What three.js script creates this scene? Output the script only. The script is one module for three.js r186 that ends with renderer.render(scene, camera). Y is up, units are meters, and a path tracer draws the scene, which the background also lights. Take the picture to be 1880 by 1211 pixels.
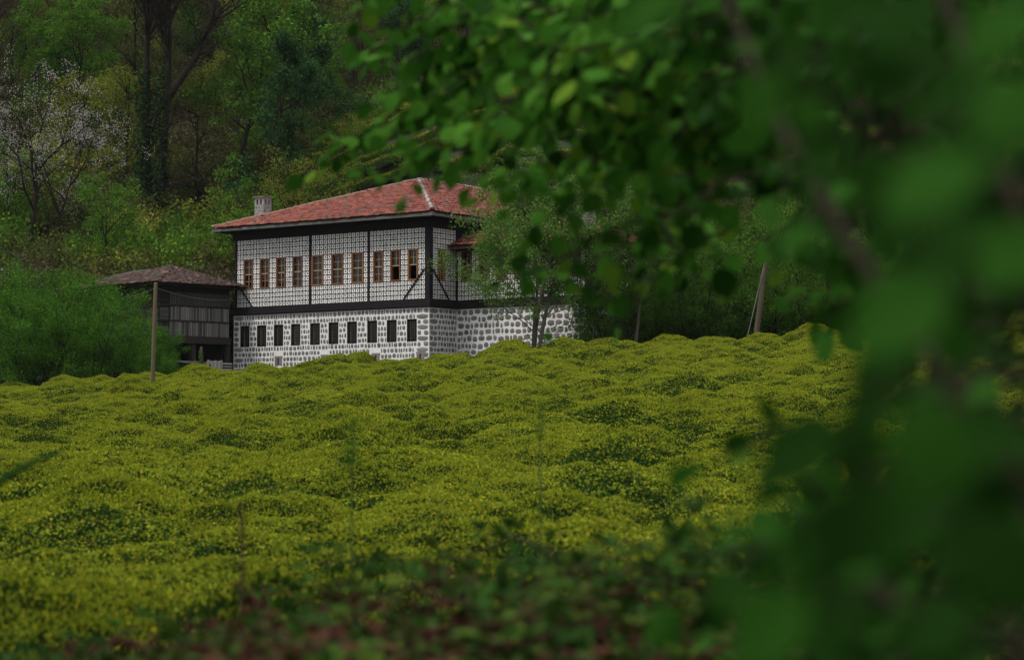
import * as THREE from 'three';
import { mergeGeometries } from 'three/addons/utils/BufferGeometryUtils.js';

// ---------------------------------------------------------------- camera, sky, sun, exposure
const F = 3980, CX = 940, CY = 605.5, PITCH = Math.atan(204.8 / F);      // focal length in pixels of the 1880 x 1211 photograph
const scene = new THREE.Scene();
const camera = new THREE.PerspectiveCamera(2 * Math.atan(605.5 / F) * 180 / Math.PI, 1880 / 1211, 0.3, 1500);
camera.position.set(0, 0, 0);                                            // eye level is y = 0; the ground lies below and rises away
camera.rotation.x = PITCH;
camera.focus = 112;
camera.userData.fStop = 2.0;
scene.add(camera);

const renderer = new THREE.WebGLRenderer({ antialias: true });
renderer.toneMapping = THREE.LinearToneMapping;
renderer.toneMappingExposure = 1.7;
renderer.shadowMap.enabled = true;

{ // overcast sky: an even grey sheet, brighter overhead
  const W = 256, H = 128, data = new Float32Array(W * H * 4);
  for (let j = 0; j < H; j++) {
    const el = ((j + 0.5) / H - 0.5) * Math.PI, s = Math.max(0, Math.sin(el));
    const L = 0.55 * (1 + 2 * s) / 3 * 1.5;
    for (let i = 0; i < W; i++) { const o = (j * W + i) * 4; data[o] = L * 0.99; data[o + 1] = L; data[o + 2] = L * 1.02; data[o + 3] = 1; }
  }
  const t = new THREE.DataTexture(data, W, H, THREE.RGBAFormat, THREE.FloatType);
  t.mapping = THREE.EquirectangularReflectionMapping; t.magFilter = THREE.LinearFilter; t.minFilter = THREE.LinearFilter; t.needsUpdate = true;
  scene.background = t; scene.environment = t;
}
scene.fog = new THREE.FogExp2(new THREE.Color(0.8, 0.9, 1.0), 0.00005);      // thin spring haze in the valley
const sun = new THREE.DirectionalLight(new THREE.Color(1, 0.95, 0.86), 1.5);
sun.name = 'sun';
sun.position.set(-52, 92, -64); sun.target.position.set(0, 0, -90);
sun.castShadow = true; sun.shadow.radius = 22; sun.shadow.mapSize.set(2048, 2048);
Object.assign(sun.shadow.camera, { left: -150, right: 150, top: 150, bottom: -150, near: 1, far: 500 });
scene.add(sun, sun.target);

// ---------------------------------------------------------------- helpers
function RNG(seed) { let s = seed | 0; return () => { s = (s + 0x6d2b79f5) | 0; let t = Math.imul(s ^ (s >>> 15), 1 | s); t = (t + Math.imul(t ^ (t >>> 7), 61 | t)) ^ t; return ((t ^ (t >>> 14)) >>> 0) / 4294967296; }; }
const V = (x, y, z) => new THREE.Vector3(x, y, z);
const lerp = THREE.MathUtils.lerp, clamp = THREE.MathUtils.clamp, smooth = THREE.MathUtils.smoothstep;
const hash2 = (i, j) => { let h = Math.imul(i, 374761393) + Math.imul(j, 668265263) | 0; h = Math.imul(h ^ (h >>> 13), 1274126177); return ((h ^ (h >>> 16)) >>> 0) / 4294967296; };
function noise(x, y) { const i = Math.floor(x), j = Math.floor(y), a = x - i, b = y - j, u = a * a * (3 - 2 * a), v = b * b * (3 - 2 * b);
  return lerp(lerp(hash2(i, j), hash2(i + 1, j), u), lerp(hash2(i, j + 1), hash2(i + 1, j + 1), u), v); }
const fbm = (x, y) => noise(x, y) * 0.55 + noise(x * 2.1 + 7, y * 2.1 + 3) * 0.3 + noise(x * 4.3 + 1, y * 4.3 + 9) * 0.15;
// a point in the world that the photograph shows at pixel (px, py), d metres away along the ground
function at(px, py, d) { const a = PITCH + Math.atan((CY - py) / F), y = d * Math.tan(a), f = d * Math.cos(PITCH) + y * Math.sin(PITCH); return V((px - CX) / F * f, y, -d); }
function px(p) { const d = -p.z, f = d * Math.cos(PITCH) + p.y * Math.sin(PITCH), u = -d * Math.sin(PITCH) + p.y * Math.cos(PITCH); return [CX + F * p.x / f, CY - F * u / f]; }
const names = new Map();
const numbered = (n) => { const k = names.get(n) ?? 0; names.set(n, k + 1); return k ? n + '_' + String(k).padStart(3, '0') : n; };
function shadows(o) { o.traverse((m) => { if (m.isMesh) { m.castShadow = true; m.receiveShadow = true; } }); }
function mesh(name, geometry, material, parent) { const m = new THREE.Mesh(geometry, material); m.name = name; m.castShadow = m.receiveShadow = true; if (parent) parent.add(m); return m; }
function thing(name, label, category, p, turn = 0, group) { const o = new THREE.Group(); o.name = numbered(name); o.position.copy(p); o.rotation.y = turn; o.userData = { label, category }; if (group) o.userData.group = group; scene.add(o); return o; }
function copyOf(o, name, label, p, turn, scale) { const c = o.clone(); c.name = numbered(name); c.userData = { ...o.userData, label: label ?? o.userData.label }; c.position.copy(p); c.rotation.y = turn; c.scale.copy(scale); scene.add(c); return c; }
const ORD = ['first', 'second', 'third', 'fourth', 'fifth', 'sixth', 'seventh', 'eighth', 'ninth', 'tenth', 'eleventh', 'twelfth', 'thirteenth', 'fourteenth', 'fifteenth', 'sixteenth', 'seventeenth', 'eighteenth', 'nineteenth', 'twentieth'];
// the place of each entry of a list when counted from the left of the photograph
const fromLeft = (xs) => { const order = xs.map((x, i) => [x, i]).sort((a, b) => a[0] - b[0]), out = []; order.forEach(([, i], k) => { out[i] = ORD[k]; }); return out; };
function structure(name, geometry, material) { const m = mesh(name, geometry, material, scene); m.userData = { kind: 'structure' }; return m; }

const col = (r, g, b) => new THREE.Color().setRGB(r, g, b);
const std = (r, g, b, rough = 0.9, extra = {}) => new THREE.MeshStandardMaterial({ color: col(r, g, b), roughness: rough, ...extra });
const vcol = (rough = 0.9, extra = {}) => new THREE.MeshStandardMaterial({ vertexColors: true, roughness: rough, ...extra });
const leafy = (t = 0.35) => new THREE.MeshPhysicalMaterial({ vertexColors: true, roughness: 0.8, transmission: t, thickness: 0, side: THREE.DoubleSide, specularIntensity: 0.07 });
// grain: fine and coarse noise as a greyscale map that tiles
function grain(seed, lo, hi, sx = 1, sy = 1, N = 256) {
  const d = new Uint8Array(N * N * 4), wrap = (x, y, f) => { const u = x * f, v = y * f, i = Math.floor(u), j = Math.floor(v), a = u - i, b = v - j, h = (p, q) => hash2(((p % f) + f) % f + seed * 131, ((q % f) + f) % f + f * 17); return lerp(lerp(h(i, j), h(i + 1, j), a), lerp(h(i, j + 1), h(i + 1, j + 1), a), b); };
  for (let j = 0; j < N; j++) for (let i = 0; i < N; i++) {
    const x = i / N, y = j / N, n = wrap(x, y, 8 * sx) * 0.35 + wrap(x, y * sy, 24 * sx) * 0.3 + wrap(x, y, 64) * 0.35, k = Math.round(255 * (lo + (hi - lo) * n)), o = (j * N + i) * 4;
    d[o] = d[o + 1] = d[o + 2] = k; d[o + 3] = 255;
  }
  const t = new THREE.DataTexture(d, N, N); t.wrapS = t.wrapT = THREE.RepeatWrapping; t.magFilter = THREE.LinearFilter; t.colorSpace = THREE.SRGBColorSpace; t.needsUpdate = true; return t;
}
const bumpTex = grain(3, 0, 1); bumpTex.colorSpace = THREE.NoColorSpace;

// mesh builder: positions, colours, indices; no normals, so faces are flat unless smoothed
class MB {
  constructor() { this.p = []; this.c = []; this.i = []; }
  get n() { return this.p.length / 3; }
  v(x, y, z, r, g, b) { this.p.push(x, y, z); this.c.push(r, g, b); return this.p.length / 3 - 1; }
  tri(a, b, c) { this.i.push(a, b, c); }
  quad(a, b, c, d) { this.i.push(a, b, c, a, c, d); }
  leaf(x, y, z, t, n, len, wid, c) { // folded rhombus from its base along t, facing n
    let sx = t.y * n.z - t.z * n.y, sy = t.z * n.x - t.x * n.z, sz = t.x * n.y - t.y * n.x; const sl = Math.hypot(sx, sy, sz) || 1, w = wid / 2 / sl, f = wid * 0.14; sx *= w; sy *= w; sz *= w;
    const mx = x + t.x * len * 0.45 + n.x * f, my = y + t.y * len * 0.45 + n.y * f, mz = z + t.z * len * 0.45 + n.z * f;
    const a = this.v(x, y, z, ...c), b = this.v(mx + sx, my + sy, mz + sz, ...c), d = this.v(x + t.x * len, y + t.y * len, z + t.z * len, ...c), e = this.v(mx - sx, my - sy, mz - sz, ...c);
    this.i.push(a, b, d, a, d, e);
  }
  tube(pts, radii, sides, c) {
    const up = V(0, 1, 0), t = V(), a = V(), b = V(); let prev = -1;
    for (let k = 0; k < pts.length; k++) {
      t.subVectors(pts[Math.min(k + 1, pts.length - 1)], pts[Math.max(k - 1, 0)]).normalize();
      a.crossVectors(Math.abs(t.y) > 0.95 ? V(1, 0, 0) : up, t).normalize(); b.crossVectors(t, a);
      const first = this.n;
      for (let s = 0; s < sides; s++) { const q = s / sides * Math.PI * 2, r = radii[k] ?? radii; this.v(pts[k].x + (a.x * Math.cos(q) + b.x * Math.sin(q)) * r, pts[k].y + (a.y * Math.cos(q) + b.y * Math.sin(q)) * r, pts[k].z + (a.z * Math.cos(q) + b.z * Math.sin(q)) * r, ...c); }
      if (prev >= 0) for (let s = 0; s < sides; s++) { const s2 = (s + 1) % sides; this.quad(prev + s, prev + s2, first + s2, first + s); }
      prev = first;
    }
  }
  box(x0, y0, z0, x1, y1, z1, c) {
    const k = [[x0, y0, z0], [x1, y0, z0], [x1, y1, z0], [x0, y1, z0], [x0, y0, z1], [x1, y0, z1], [x1, y1, z1], [x0, y1, z1]].map((q) => this.v(...q, ...c));
    for (const [a, b, d, e] of [[4, 5, 6, 7], [1, 0, 3, 2], [5, 1, 2, 6], [0, 4, 7, 3], [7, 6, 2, 3], [0, 1, 5, 4]]) this.quad(k[a], k[b], k[d], k[e]);
  }
  geo(normals = false) {
    const g = new THREE.BufferGeometry();
    g.setAttribute('position', new THREE.BufferAttribute(new Float32Array(this.p), 3)); g.setAttribute('color', new THREE.BufferAttribute(new Float32Array(this.c), 3));
    g.setIndex(this.n > 65535 ? new THREE.BufferAttribute(new Uint32Array(this.i), 1) : new THREE.BufferAttribute(new Uint16Array(this.i), 1));
    if (normals) g.computeVertexNormals();
    return g;
  }
}
// merged boxes with uv in metres; spans: [x0,x1,y0,y1,z0,z1]
function boxes(spans, uvScale = 1) {
  const gs = spans.map(([x0, x1, y0, y1, z0, z1]) => {
    const g = new THREE.BoxGeometry(x1 - x0, y1 - y0, z1 - z0); g.translate((x0 + x1) / 2, (y0 + y1) / 2, (z0 + z1) / 2);
    const p = g.attributes.position, n = g.attributes.normal, u = g.attributes.uv;
    for (let i = 0; i < p.count; i++) { const ax = Math.abs(n.getX(i)), ay = Math.abs(n.getY(i)); u.setXY(i, (ax > 0.5 ? p.getZ(i) : p.getX(i)) * uvScale, (ay > 0.5 ? p.getZ(i) : p.getY(i)) * uvScale); }
    return g;
  });
  return gs.length > 1 ? mergeGeometries(gs) : gs[0];
}
function bar(a, b, w, h) { // a straight beam of section w x h from a to b
  const d = V().subVectors(b, a), L = d.length(), g = new THREE.BoxGeometry(w, L, h); g.applyQuaternion(new THREE.Quaternion().setFromUnitVectors(V(0, 1, 0), d.normalize())); g.translate((a.x + b.x) / 2, (a.y + b.y) / 2, (a.z + b.z) / 2); return g;
}
function tubeGeo(pts, radii, sides = 6) { const b = new MB(); b.tube(pts, radii, sides, [1, 1, 1]); const g = b.geo(true); g.deleteAttribute('color'); return g; }

// ---------------------------------------------------------------- lie of the land (heights relative to the eye)
const TAB = [[-60, -1.9], [0, -1.75], [6, -1.8], [14, -1.45], [25, -1.2], [43, -0.45], [68, 0.95], [90, 2.75], [106, 4.4], [113, 4.45], [400, 4.45]];
function teaTop(x, d) {
  let k = 1; while (k < TAB.length - 1 && TAB[k][0] < d) k++;
  const [d0, h0] = TAB[k - 1], [d1, h1] = TAB[k], t = clamp((d - d0) / (d1 - d0), 0, 1);
  return lerp(h0, h1, t) + 0.066 * clamp(x, -40, 30) * clamp(d / 106, 0, 1.05);
}
function ground(x, d) {
  const low = teaTop(x, d) - 0.75 * smooth(d, 6, 13) * (1 - smooth(d, 108, 112));
  const flat = lerp(low, 4.05 + 0.03 * x, smooth(d, 108, 118));
  // hillside behind the yard
  const start = 128 + 0.12 * x, t = Math.max(0, d - start);
  let hill = 4.0 + 0.4 * t + (fbm(x * 0.03 + 5, d * 0.03) - 0.5) * 9 * smooth(t, 6, 40);
  // tea spur to the right
  const sx = smooth(x, -24, 2), sd = Math.exp(-Math.pow((d - 158) / 12, 2));
  hill += 7.5 * sx * sd;
  // a gully to the left of the spur
  hill -= 8 * Math.exp(-Math.pow((x + 24 - (d - 165) * 0.12) / 12, 2)) * smooth(d, 165, 195);
  return d < start ? flat : lerp(flat, Math.max(hill, flat), smooth(t, 0, 6));
}
// ---------------------------------------------------------------- ground
{
  const xs = [], ds = [];
  for (let x = -260; x < 260; x += Math.abs(x) < 60 ? 1.6 : 8) xs.push(x); xs.push(260);
  for (let d = -120; d < 520; d += d < -4 ? 10 : d < 30 ? 0.8 : d < 150 ? 1.6 : d < 260 ? 3 : 10) ds.push(d); ds.push(520);
  const P = [], U = [], C = [], I = [], w = xs.length;
  for (const d of ds) for (const x of xs) {
    P.push(x, ground(x, d) + (noise(x * 0.9, d * 0.9) - 0.5) * 0.12, -d); U.push(x * 0.25, d * 0.25);
    const k = fbm(x * 0.08 + 3, d * 0.08 + 8), g = fbm(x * 0.35, d * 0.35);                 // soil and leaf litter with patches of grass and moss
    const soil = [0.055, 0.038, 0.022], grass = [0.035, 0.06, 0.014], m = clamp((k * 0.6 + g * 0.6 - 0.45) * 4, 0, 1);
    C.push(lerp(soil[0], grass[0], m), lerp(soil[1], grass[1], m), lerp(soil[2], grass[2], m));
  }
  for (let j = 0; j < ds.length - 1; j++) for (let i = 0; i < w - 1; i++) { const a = j * w + i; I.push(a, a + 1, a + w + 1, a, a + w + 1, a + w); }
  const g = new THREE.BufferGeometry();
  g.setAttribute('position', new THREE.Float32BufferAttribute(P, 3)); g.setAttribute('uv', new THREE.Float32BufferAttribute(U, 2)); g.setAttribute('color', new THREE.Float32BufferAttribute(C, 3)); g.setIndex(I); g.computeVertexNormals();
  structure('ground', g, new THREE.MeshStandardMaterial({ vertexColors: true, roughness: 1, map: grain(5, 0.55, 1), bumpMap: bumpTex, bumpScale: 0.05 }));
}

// ---------------------------------------------------------------- the mansion
const woodDark = new THREE.MeshPhysicalMaterial({ color: col(0.014, 0.011, 0.014), roughness: 0.8, specularIntensity: 0.3, bumpMap: bumpTex, bumpScale: 0.004 }), woodMid = std(0.05, 0.042, 0.036, 0.85), ironMat = std(0.02, 0.018, 0.02, 0.6);
const sashMats = [std(0.2, 0.075, 0.025, 0.7), std(0.27, 0.12, 0.035, 0.7), std(0.13, 0.05, 0.035, 0.75)], muntinMat = std(0.36, 0.25, 0.13, 0.7);
const paneMat = new THREE.MeshPhysicalMaterial({ color: 0xffffff, transmission: 1, thickness: 0, roughness: 0.03, ior: 1.5, specularIntensity: 0.6 });
const plaster = new THREE.MeshStandardMaterial({ color: col(0.86, 0.845, 0.835), roughness: 0.95, map: grain(9, 0.85, 1), bumpMap: bumpTex, bumpScale: 0.012 });
const limeMats = [std(0.84, 0.825, 0.815, 0.95), std(0.77, 0.755, 0.74, 0.95), std(0.87, 0.86, 0.85, 0.95)];
const stoneMats = [[0.21, 0.2, 0.21], [0.25, 0.24, 0.25], [0.17, 0.165, 0.18], [0.23, 0.2, 0.195], [0.29, 0.28, 0.28], [0.13, 0.128, 0.138], [0.24, 0.185, 0.18]].map(([r, g, b]) => std(r, g, b, 0.9, { map: grain(11, 0.75, 1), bumpMap: bumpTex, bumpScale: 0.006 }));
const stoneShapes = [];
for (let k = 0; k < 8; k++) { // a rounded rubble stone, one unit wide and high, set proud of the mortar
  const r = RNG(400 + k), N = 10, b = new MB(), ring = [];
  const sq = 2.4 + r() * 1.6;
  for (let i = 0; i < N; i++) { const a = (i + r() * 0.5) / N * Math.PI * 2, c = Math.cos(a), s = Math.sin(a), q = Math.pow(Math.pow(Math.abs(c), sq) + Math.pow(Math.abs(s), sq), -1 / sq) * (0.88 + r() * 0.14); ring.push([c * q * 0.5, s * q * 0.5]); }
  const A = ring.map(([x, y]) => b.v(x, y, -0.4, 1, 1, 1)), B = ring.map(([x, y]) => b.v(x * 0.95, y * 0.95, 0.55, 1, 1, 1)), Cc = ring.map(([x, y]) => b.v(x * 0.62, y * 0.62, 0.95 + r() * 0.15, 1, 1, 1)), m = b.v(0, 0, 1, 1, 1, 1);
  for (let i = 0; i < N; i++) { const j = (i + 1) % N; b.quad(A[i], A[j], B[j], B[i]); b.quad(B[i], B[j], Cc[j], Cc[i]); b.tri(Cc[i], Cc[j], m); }
  const g = b.geo(true); g.deleteAttribute('color');
  const uv = new Float32Array(g.attributes.position.count * 2); for (let i = 0; i < uv.length / 2; i++) { uv[2 * i] = g.attributes.position.getX(i) * 0.6 + k * 0.13; uv[2 * i + 1] = g.attributes.position.getY(i) * 0.6; } g.setAttribute('uv', new THREE.BufferAttribute(uv, 2));
  stoneShapes.push(g);
}
const unitBox = new THREE.BoxGeometry(1, 1, 1);
// a list of alike pieces: those that show largest become meshes of their own, the rest one joined part
function pieces(list, name, parent, limit, joined) {
  parent.updateWorldMatrix(true, false);
  const p = V(), n = V();
  for (const q of list) { p.setFromMatrixPosition(q.m).applyMatrix4(parent.matrixWorld); q.m.extractBasis(V(), V(), n); n.normalize().transformDirection(parent.matrixWorld); const s = V().setFromMatrixScale(q.m); q.rank = s.x * s.y * Math.max(0.05, -n.dot(p.clone().normalize())) / p.lengthSq(); }
  list.sort((a, b) => b.rank - a.rank);
  list.slice(0, limit).forEach((q, i) => { const o = mesh(i ? name + '_' + String(i).padStart(3, '0') : name, q.g, q.mat, parent); q.m.decompose(o.position, o.quaternion, o.scale); for (const c of q.sub ?? []) { const s = mesh(c.name, c.g, c.mat, o); s.position.set(...c.p); s.scale.set(...c.s); } });
  const rest = new Map();
  for (const q of list.slice(limit)) { const add = (g, m, mat) => { if (!rest.has(mat)) rest.set(mat, []); rest.get(mat).push(g.clone().applyMatrix4(m)); }; add(q.g, q.m, q.mat); for (const c of q.sub ?? []) add(c.g, q.m.clone().multiply(new THREE.Matrix4().makeTranslation(...c.p)).multiply(new THREE.Matrix4().makeScale(...c.s)), c.mat); }
  if (rest.size) { const mats = [...rest.keys()], o = mesh(joined, mergeGeometries(mats.map((m) => mergeGeometries(rest.get(m))), true), mats, parent); o.userData.kind = 'stuff'; }
}
// a wall face: local x runs along it, z out of it
const face = (x, y, z, turn) => new THREE.Matrix4().makeRotationY(turn).setPosition(x, y, z);
const place = (f, x, y, z, sx, sy, sz, roll = 0) => f.clone().multiply(new THREE.Matrix4().compose(V(x, y, z), new THREE.Quaternion().setFromAxisAngle(V(0, 0, 1), roll), V(sx, sy, sz)));

const HOUSE = { W: 14.45, D: 21, YS: 3.36, PB: 3.83, PT: 7.78, EV: 8.44, OV: 0.985 };
const house = thing('stone_mansion', 'two storey stone mansion with black and white chequered upper floor and red tiled roof', 'house', V(-4.544, 4.0, -118.6), -0.624);
house.updateWorldMatrix(true, false);
function hx(pxx, y, z = 0) { let a = -20, b = 20; for (let i = 0; i < 40; i++) { const m = (a + b) / 2; px(V(m, y, z).applyMatrix4(house.matrixWorld))[0] < pxx ? a = m : b = m; } return a; }
{
  const { W, D, YS, PB, PT, EV, OV } = HOUSE, r = RNG(21);
  const front = face(0, 0, 0, 0), side = face(0, 0, 0, Math.PI / 2), WZ = -2.5, WX = 8.6, wing = face(0, 0, WZ, 0), WD = 5, wingSide = face(WX, 0, WZ, Math.PI / 2), EV2 = 6.78;
  // --- openings of the ground floor: pixel of the left edge, width
  const lowPx = [441, 471.5, 502.5, 534, 569, 603, 637, 674, 710, 747].map((p, i) => [hx(p, 2.1), hx(p + [16.5, 17, 17, 17, 18, 18, 18, 18, 18, 18][i], 2.1)]);
  const L0 = 1.51, L1 = 2.75, slots = [511, 596, 690, 772].map((p) => hx(p, 0.6));
  const T = 0.45, spans = [[-W - 0.1, 0, -2, L0, -T, 0], [-W - 0.1, 0, L1, YS, -T, 0]];
  let x0 = -W - 0.1; for (const [a, b] of [...lowPx, [0, 0]]) { spans.push([x0, a, L0, L1, -T, 0]); x0 = b; }
  spans.push([-T, 0, -2, YS, -D, -T], [-W - 0.1, -W - 0.1 + T, -2, YS, -D, -T], [-W + T, -T, -2, YS, -D, -D + T]);
  const low = mesh('ground_floor_wall', boxes(spans, 0.5), plaster, house); low.userData.label = 'whitewashed ground floor wall set with grey stones';
  const wl = mesh('wing_wall', boxes([[0.002, WX, -2, YS, WZ - T, WZ], [WX - T, WX, -2, YS, WZ - WD, WZ - T], [0.002, WX - T, -2, YS, WZ - WD, WZ - WD + T]], 0.5), plaster, house);
  // --- stones in courses
  const course = (list, f, xa, xb, y0, y1, wMean, avoid, quoinA, quoinB, rows, ragged) => {
    const h = (y1 - y0) / rows;
    for (let k = 0; k < rows; k++) {
      const yc = y0 + (k + 0.5) * h; let x = xa + 0.03, end = xb - 0.03;
      const add = (cx, w, hh, q) => list.push({ m: place(f, cx, yc + (r() - 0.5) * ragged, -0.002, w, hh, 0.018 + r() * 0.016, (r() - 0.5) * (q ? 0.03 : 0.16)), g: stoneShapes[q ? 3 + Math.floor(r() * 2) : Math.floor(r() * 8)], mat: stoneMats[q ? [1, 4, 0, 1][Math.floor(r() * 4)] : Math.floor(r() * r() * 7)] });
      if (quoinA) { let w = (k % 2 ? 0.72 : 0.3) + r() * 0.1; const near = avoid.find(([a, b, c, d]) => a - x < 0.9 && yc + h / 2 > c + 0.05 && yc - h / 2 < d - 0.02); if (near) w = Math.min(w, near[0] - x - 0.1); add(x + w / 2, w, h * 0.86, true); x += w + 0.06; }
      let wq = 0; if (quoinB) { wq = (k % 2 ? 0.32 : 0.78) + r() * 0.1; add(end - wq / 2, wq, h * 0.88, true); end -= wq + 0.06; }
      while (x < end - 0.08) {
        let w = wMean * (0.45 + r() * 0.85); if (r() < 0.12) w *= 0.5; w = Math.max(w, 0.085); if (x + w > end) w = end - x; if (w < 0.06) break;
        const hh = h * (0.7 + r() * 0.18), cx = x + w / 2, hit = avoid.find(([a, b, c, d]) => cx + w / 2 > a - 0.03 && cx - w / 2 < b + 0.03 && yc + h / 2 > c + 0.05 && yc - h / 2 < d - 0.02);
        if (hit) { const room = hit[0] - 0.05 - x; if (room > 0.09 && x < hit[0]) add(x + room / 2, room, hh, false); x = hit[1] + 0.06; continue; }
        add(cx, w, hh, false); x += w + 0.035 + r() * 0.035;
      }
    }
  };
  const stones = [], wingStones = [];
  course(stones, front, -W - 0.1, 0, -0.326, 3.346, 0.215, [...lowPx.map(([a, b]) => [a, b, L0, L1]), ...slots.map((s) => [s - 0.3, s + 0.3, 0.3, 0.95])], true, true, 12, 0.03);
  course(stones, side, 0, -WZ, -0.326, 3.346, 0.26, [], true, false, 12, 0.04);
  course(wingStones, wing, 0.03, WX, -0.38, YS - 0.02, 0.37, [], false, true, 10, 0.09);
  course(wingStones, wingSide, 0, WD, -0.38, YS - 0.02, 0.42, [], true, false, 10, 0.09);
  pieces(stones, 'stone', low, 240, 'far_stones');
  pieces(wingStones, 'stone', wl, 60, 'far_stones');
  // --- vent slots with their brick cheeks
  for (const s of slots) {
    const v = new THREE.Group(); v.name = 'vent_slot'; v.position.set(s, 0, 0); house.add(v);
    mesh('opening', boxes([[-0.055, 0.055, 0.4, 0.82, 0.002, 0.012]]), ironMat, v); mesh('brick', boxes([[-0.27, -0.06, 0.38, 0.8, 0, 0.03]]), std(0.17, 0.12, 0.1), v); mesh('brick', boxes([[0.06, 0.26, 0.4, 0.84, 0, 0.03]]), std(0.2, 0.16, 0.15), v); mesh('lintel', boxes([[-0.3, 0.3, 0.83, 0.93, 0, 0.028]]), stoneMats[1], v);
  }
  // --- ground floor windows with iron grilles
  for (const [a, b] of lowPx) {
    const w = new THREE.Group(); w.name = 'barred_window'; house.add(w); const t = 0.06;
    mesh('frame', boxes([[a, a + t, L0, L1, -0.2, 0.012], [b - t, b, L0, L1, -0.2, 0.012], [a + t, b - t, L1 - t, L1, -0.2, 0.012], [a + t, b - t, L0, L0 + t, -0.2, 0.012]]), woodDark, w);
    const bars = []; for (let k = 1; k < 4; k++) { const x = lerp(a + t, b - t, k / 4); bars.push([x - 0.012, x + 0.012, L0 + t, L1 - t, -0.07, -0.046]); } for (let k = 1; k < 8; k++) { const y = lerp(L0 + t, L1 - t, k / 8); bars.push([a + t, b - t, y - 0.012, y + 0.012, -0.044, -0.022]); }
    mesh('grille', boxes(bars), std(0.06, 0.052, 0.042, 0.6), w); mesh('pane', boxes([[a + t, b - t, L0 + t, L1 - t, -0.16, -0.155]]), paneMat, w); mesh('shutter', boxes([[a + 0.01, b - 0.01, L0 + 0.01, L1 - 0.01, -0.4, -0.36]]), woodDark, w);
  }
  // --- beam between the storeys, frieze, corner posts
  mesh('storey_beam', boxes([[-W - 0.2, 0.16, YS + 0.05, PB, -0.5, 0.16], [-0.5, 0.16, YS + 0.05, PB, WZ - 0.1, -0.502]]), woodDark, house);
  mesh('storey_beam', boxes([[0.165, WX + 0.12, YS + 0.03, PB - 0.05, WZ - 0.5, WZ + 0.12], [WX - 0.4, WX + 0.12, YS + 0.03, PB - 0.05, WZ - WD, WZ - 0.502]]), woodDark, house);
  mesh('frieze', boxes([[-W - 0.12, 0.12, PT, EV - 0.13, -0.4, 0.12], [-0.4, 0.12, PT, EV - 0.13, -D, -0.402], [-W - 0.12, -W + 0.3, PT, EV - 0.13, -D, -0.402]]), woodDark, house);
  const posts = [[431, 435], [567.3, 571.6], [674.8, 678.6]].map(([a, b]) => [hx(a, 6), hx(b, 6)]);
  posts[0][0] = -W; for (const [a, b] of posts) mesh('post', boxes([[a, b, PB, PT, -0.2, 0.045]]), woodDark, house);
  mesh('post', boxes([[-0.28, 0.05, PB, PT, -0.28, 0.05]]), woodDark, house).userData.label = 'thick dark corner post';
  mesh('post', boxes([[-0.1, 0.06, PB, PT, WZ - 0.06, WZ + 0.1]]), woodDark, house);
  // --- upper storey: timber backing, lattice, plaster cells with a stone in each, sash windows
  const cells = [], strips = [], backs = [], windows = [];
  const rowsFull = []; { let y = PB; for (const [n, h] of [[4, 0.2625], [6, 0.29], [4, 0.29]]) for (let k = 0; k < n; k++) { rowsFull.push([y, y + h]); y += h; } }
  // layout: number = plain columns, 'w' = a window three columns wide
  const panelRun = (f, xa, xb, plan, rows, winMats, openFrom, ywScale = 1) => {
    const total = plan.reduce((s, q) => s + (q === 'w' ? 3 : q), 0), cw = (xb - xa) / total, kind = [];
    for (const q of plan) if (q === 'w') kind.push('w', 'w', 'w'); else for (let k = 0; k < q; k++) kind.push('p');
    const inWin = (row) => row >= 4 && row < 10, yTop = rows[rows.length - 1][1];
    let k = 0, wi = 0, x = xa;
    for (const q of plan) {
      const w = (q === 'w' ? 3 : q) * cw;
      if (q === 'w') { windows.push({ f, a: x + 0.02, b: x + w - 0.02, y0: rows[4][0] + 0.01, y1: rows[9][1] - 0.01, mat: winMats[wi % winMats.length], open: wi >= openFrom }); wi++; backs.push([f, x, x + w, rows[0][0], rows[4][0]]); if (rows.length > 10) backs.push([f, x, x + w, rows[10][0], yTop]); }
      else backs.push([f, x, x + w, rows[0][0], yTop]);
      x += w;
    }
    for (let c = 0; c < total; c++) rows.forEach(([y0, y1], row) => {
      if (kind[c] === 'w' && inWin(row)) return;
      const cx = xa + (c + 0.5) * cw, cy = (y0 + y1) / 2, w = (cw - 0.05) * (0.93 + r() * 0.07), h = (y1 - y0 - 0.05) * (0.93 + r() * 0.07);
      const iw = 0.44 + r() * 0.14, ih = 0.5 + r() * 0.13, pale = r() < 0.05;
      cells.push({ m: place(f, cx + (r() - 0.5) * 0.008, cy + (r() - 0.5) * 0.008, -0.016, w, h, 0.03, (r() - 0.5) * 0.03), g: unitBox, mat: limeMats[Math.floor(r() * 3)], sub: [{ name: 'infill_stone', g: stoneShapes[Math.floor(r() * 8)], mat: stoneMats[pale ? 4 : [2, 5, 5, 0, 5, 2, 5][Math.floor(r() * 7)]], p: [(r() - 0.5) * 0.1, (r() - 0.5) * 0.1, 0.5], s: [iw, ih, 0.25] }] });
    });
    // lattice strips proud of the cells
    const runs = (test) => { const out = []; let s = -1; for (let c = 0; c <= total; c++) { const ok = c < total && test(c); if (ok && s < 0) s = c; if (!ok && s >= 0) { out.push([s, c]); s = -1; } } return out; };
    rows.forEach(([y0], row) => { if (row) for (const [s, e] of runs((c) => !(kind[c] === 'w' && inWin(row) && inWin(row - 1)))) strips.push({ f, s: [xa + s * cw, xa + e * cw, y0 - 0.017, y0 + 0.017] }); });
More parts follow.
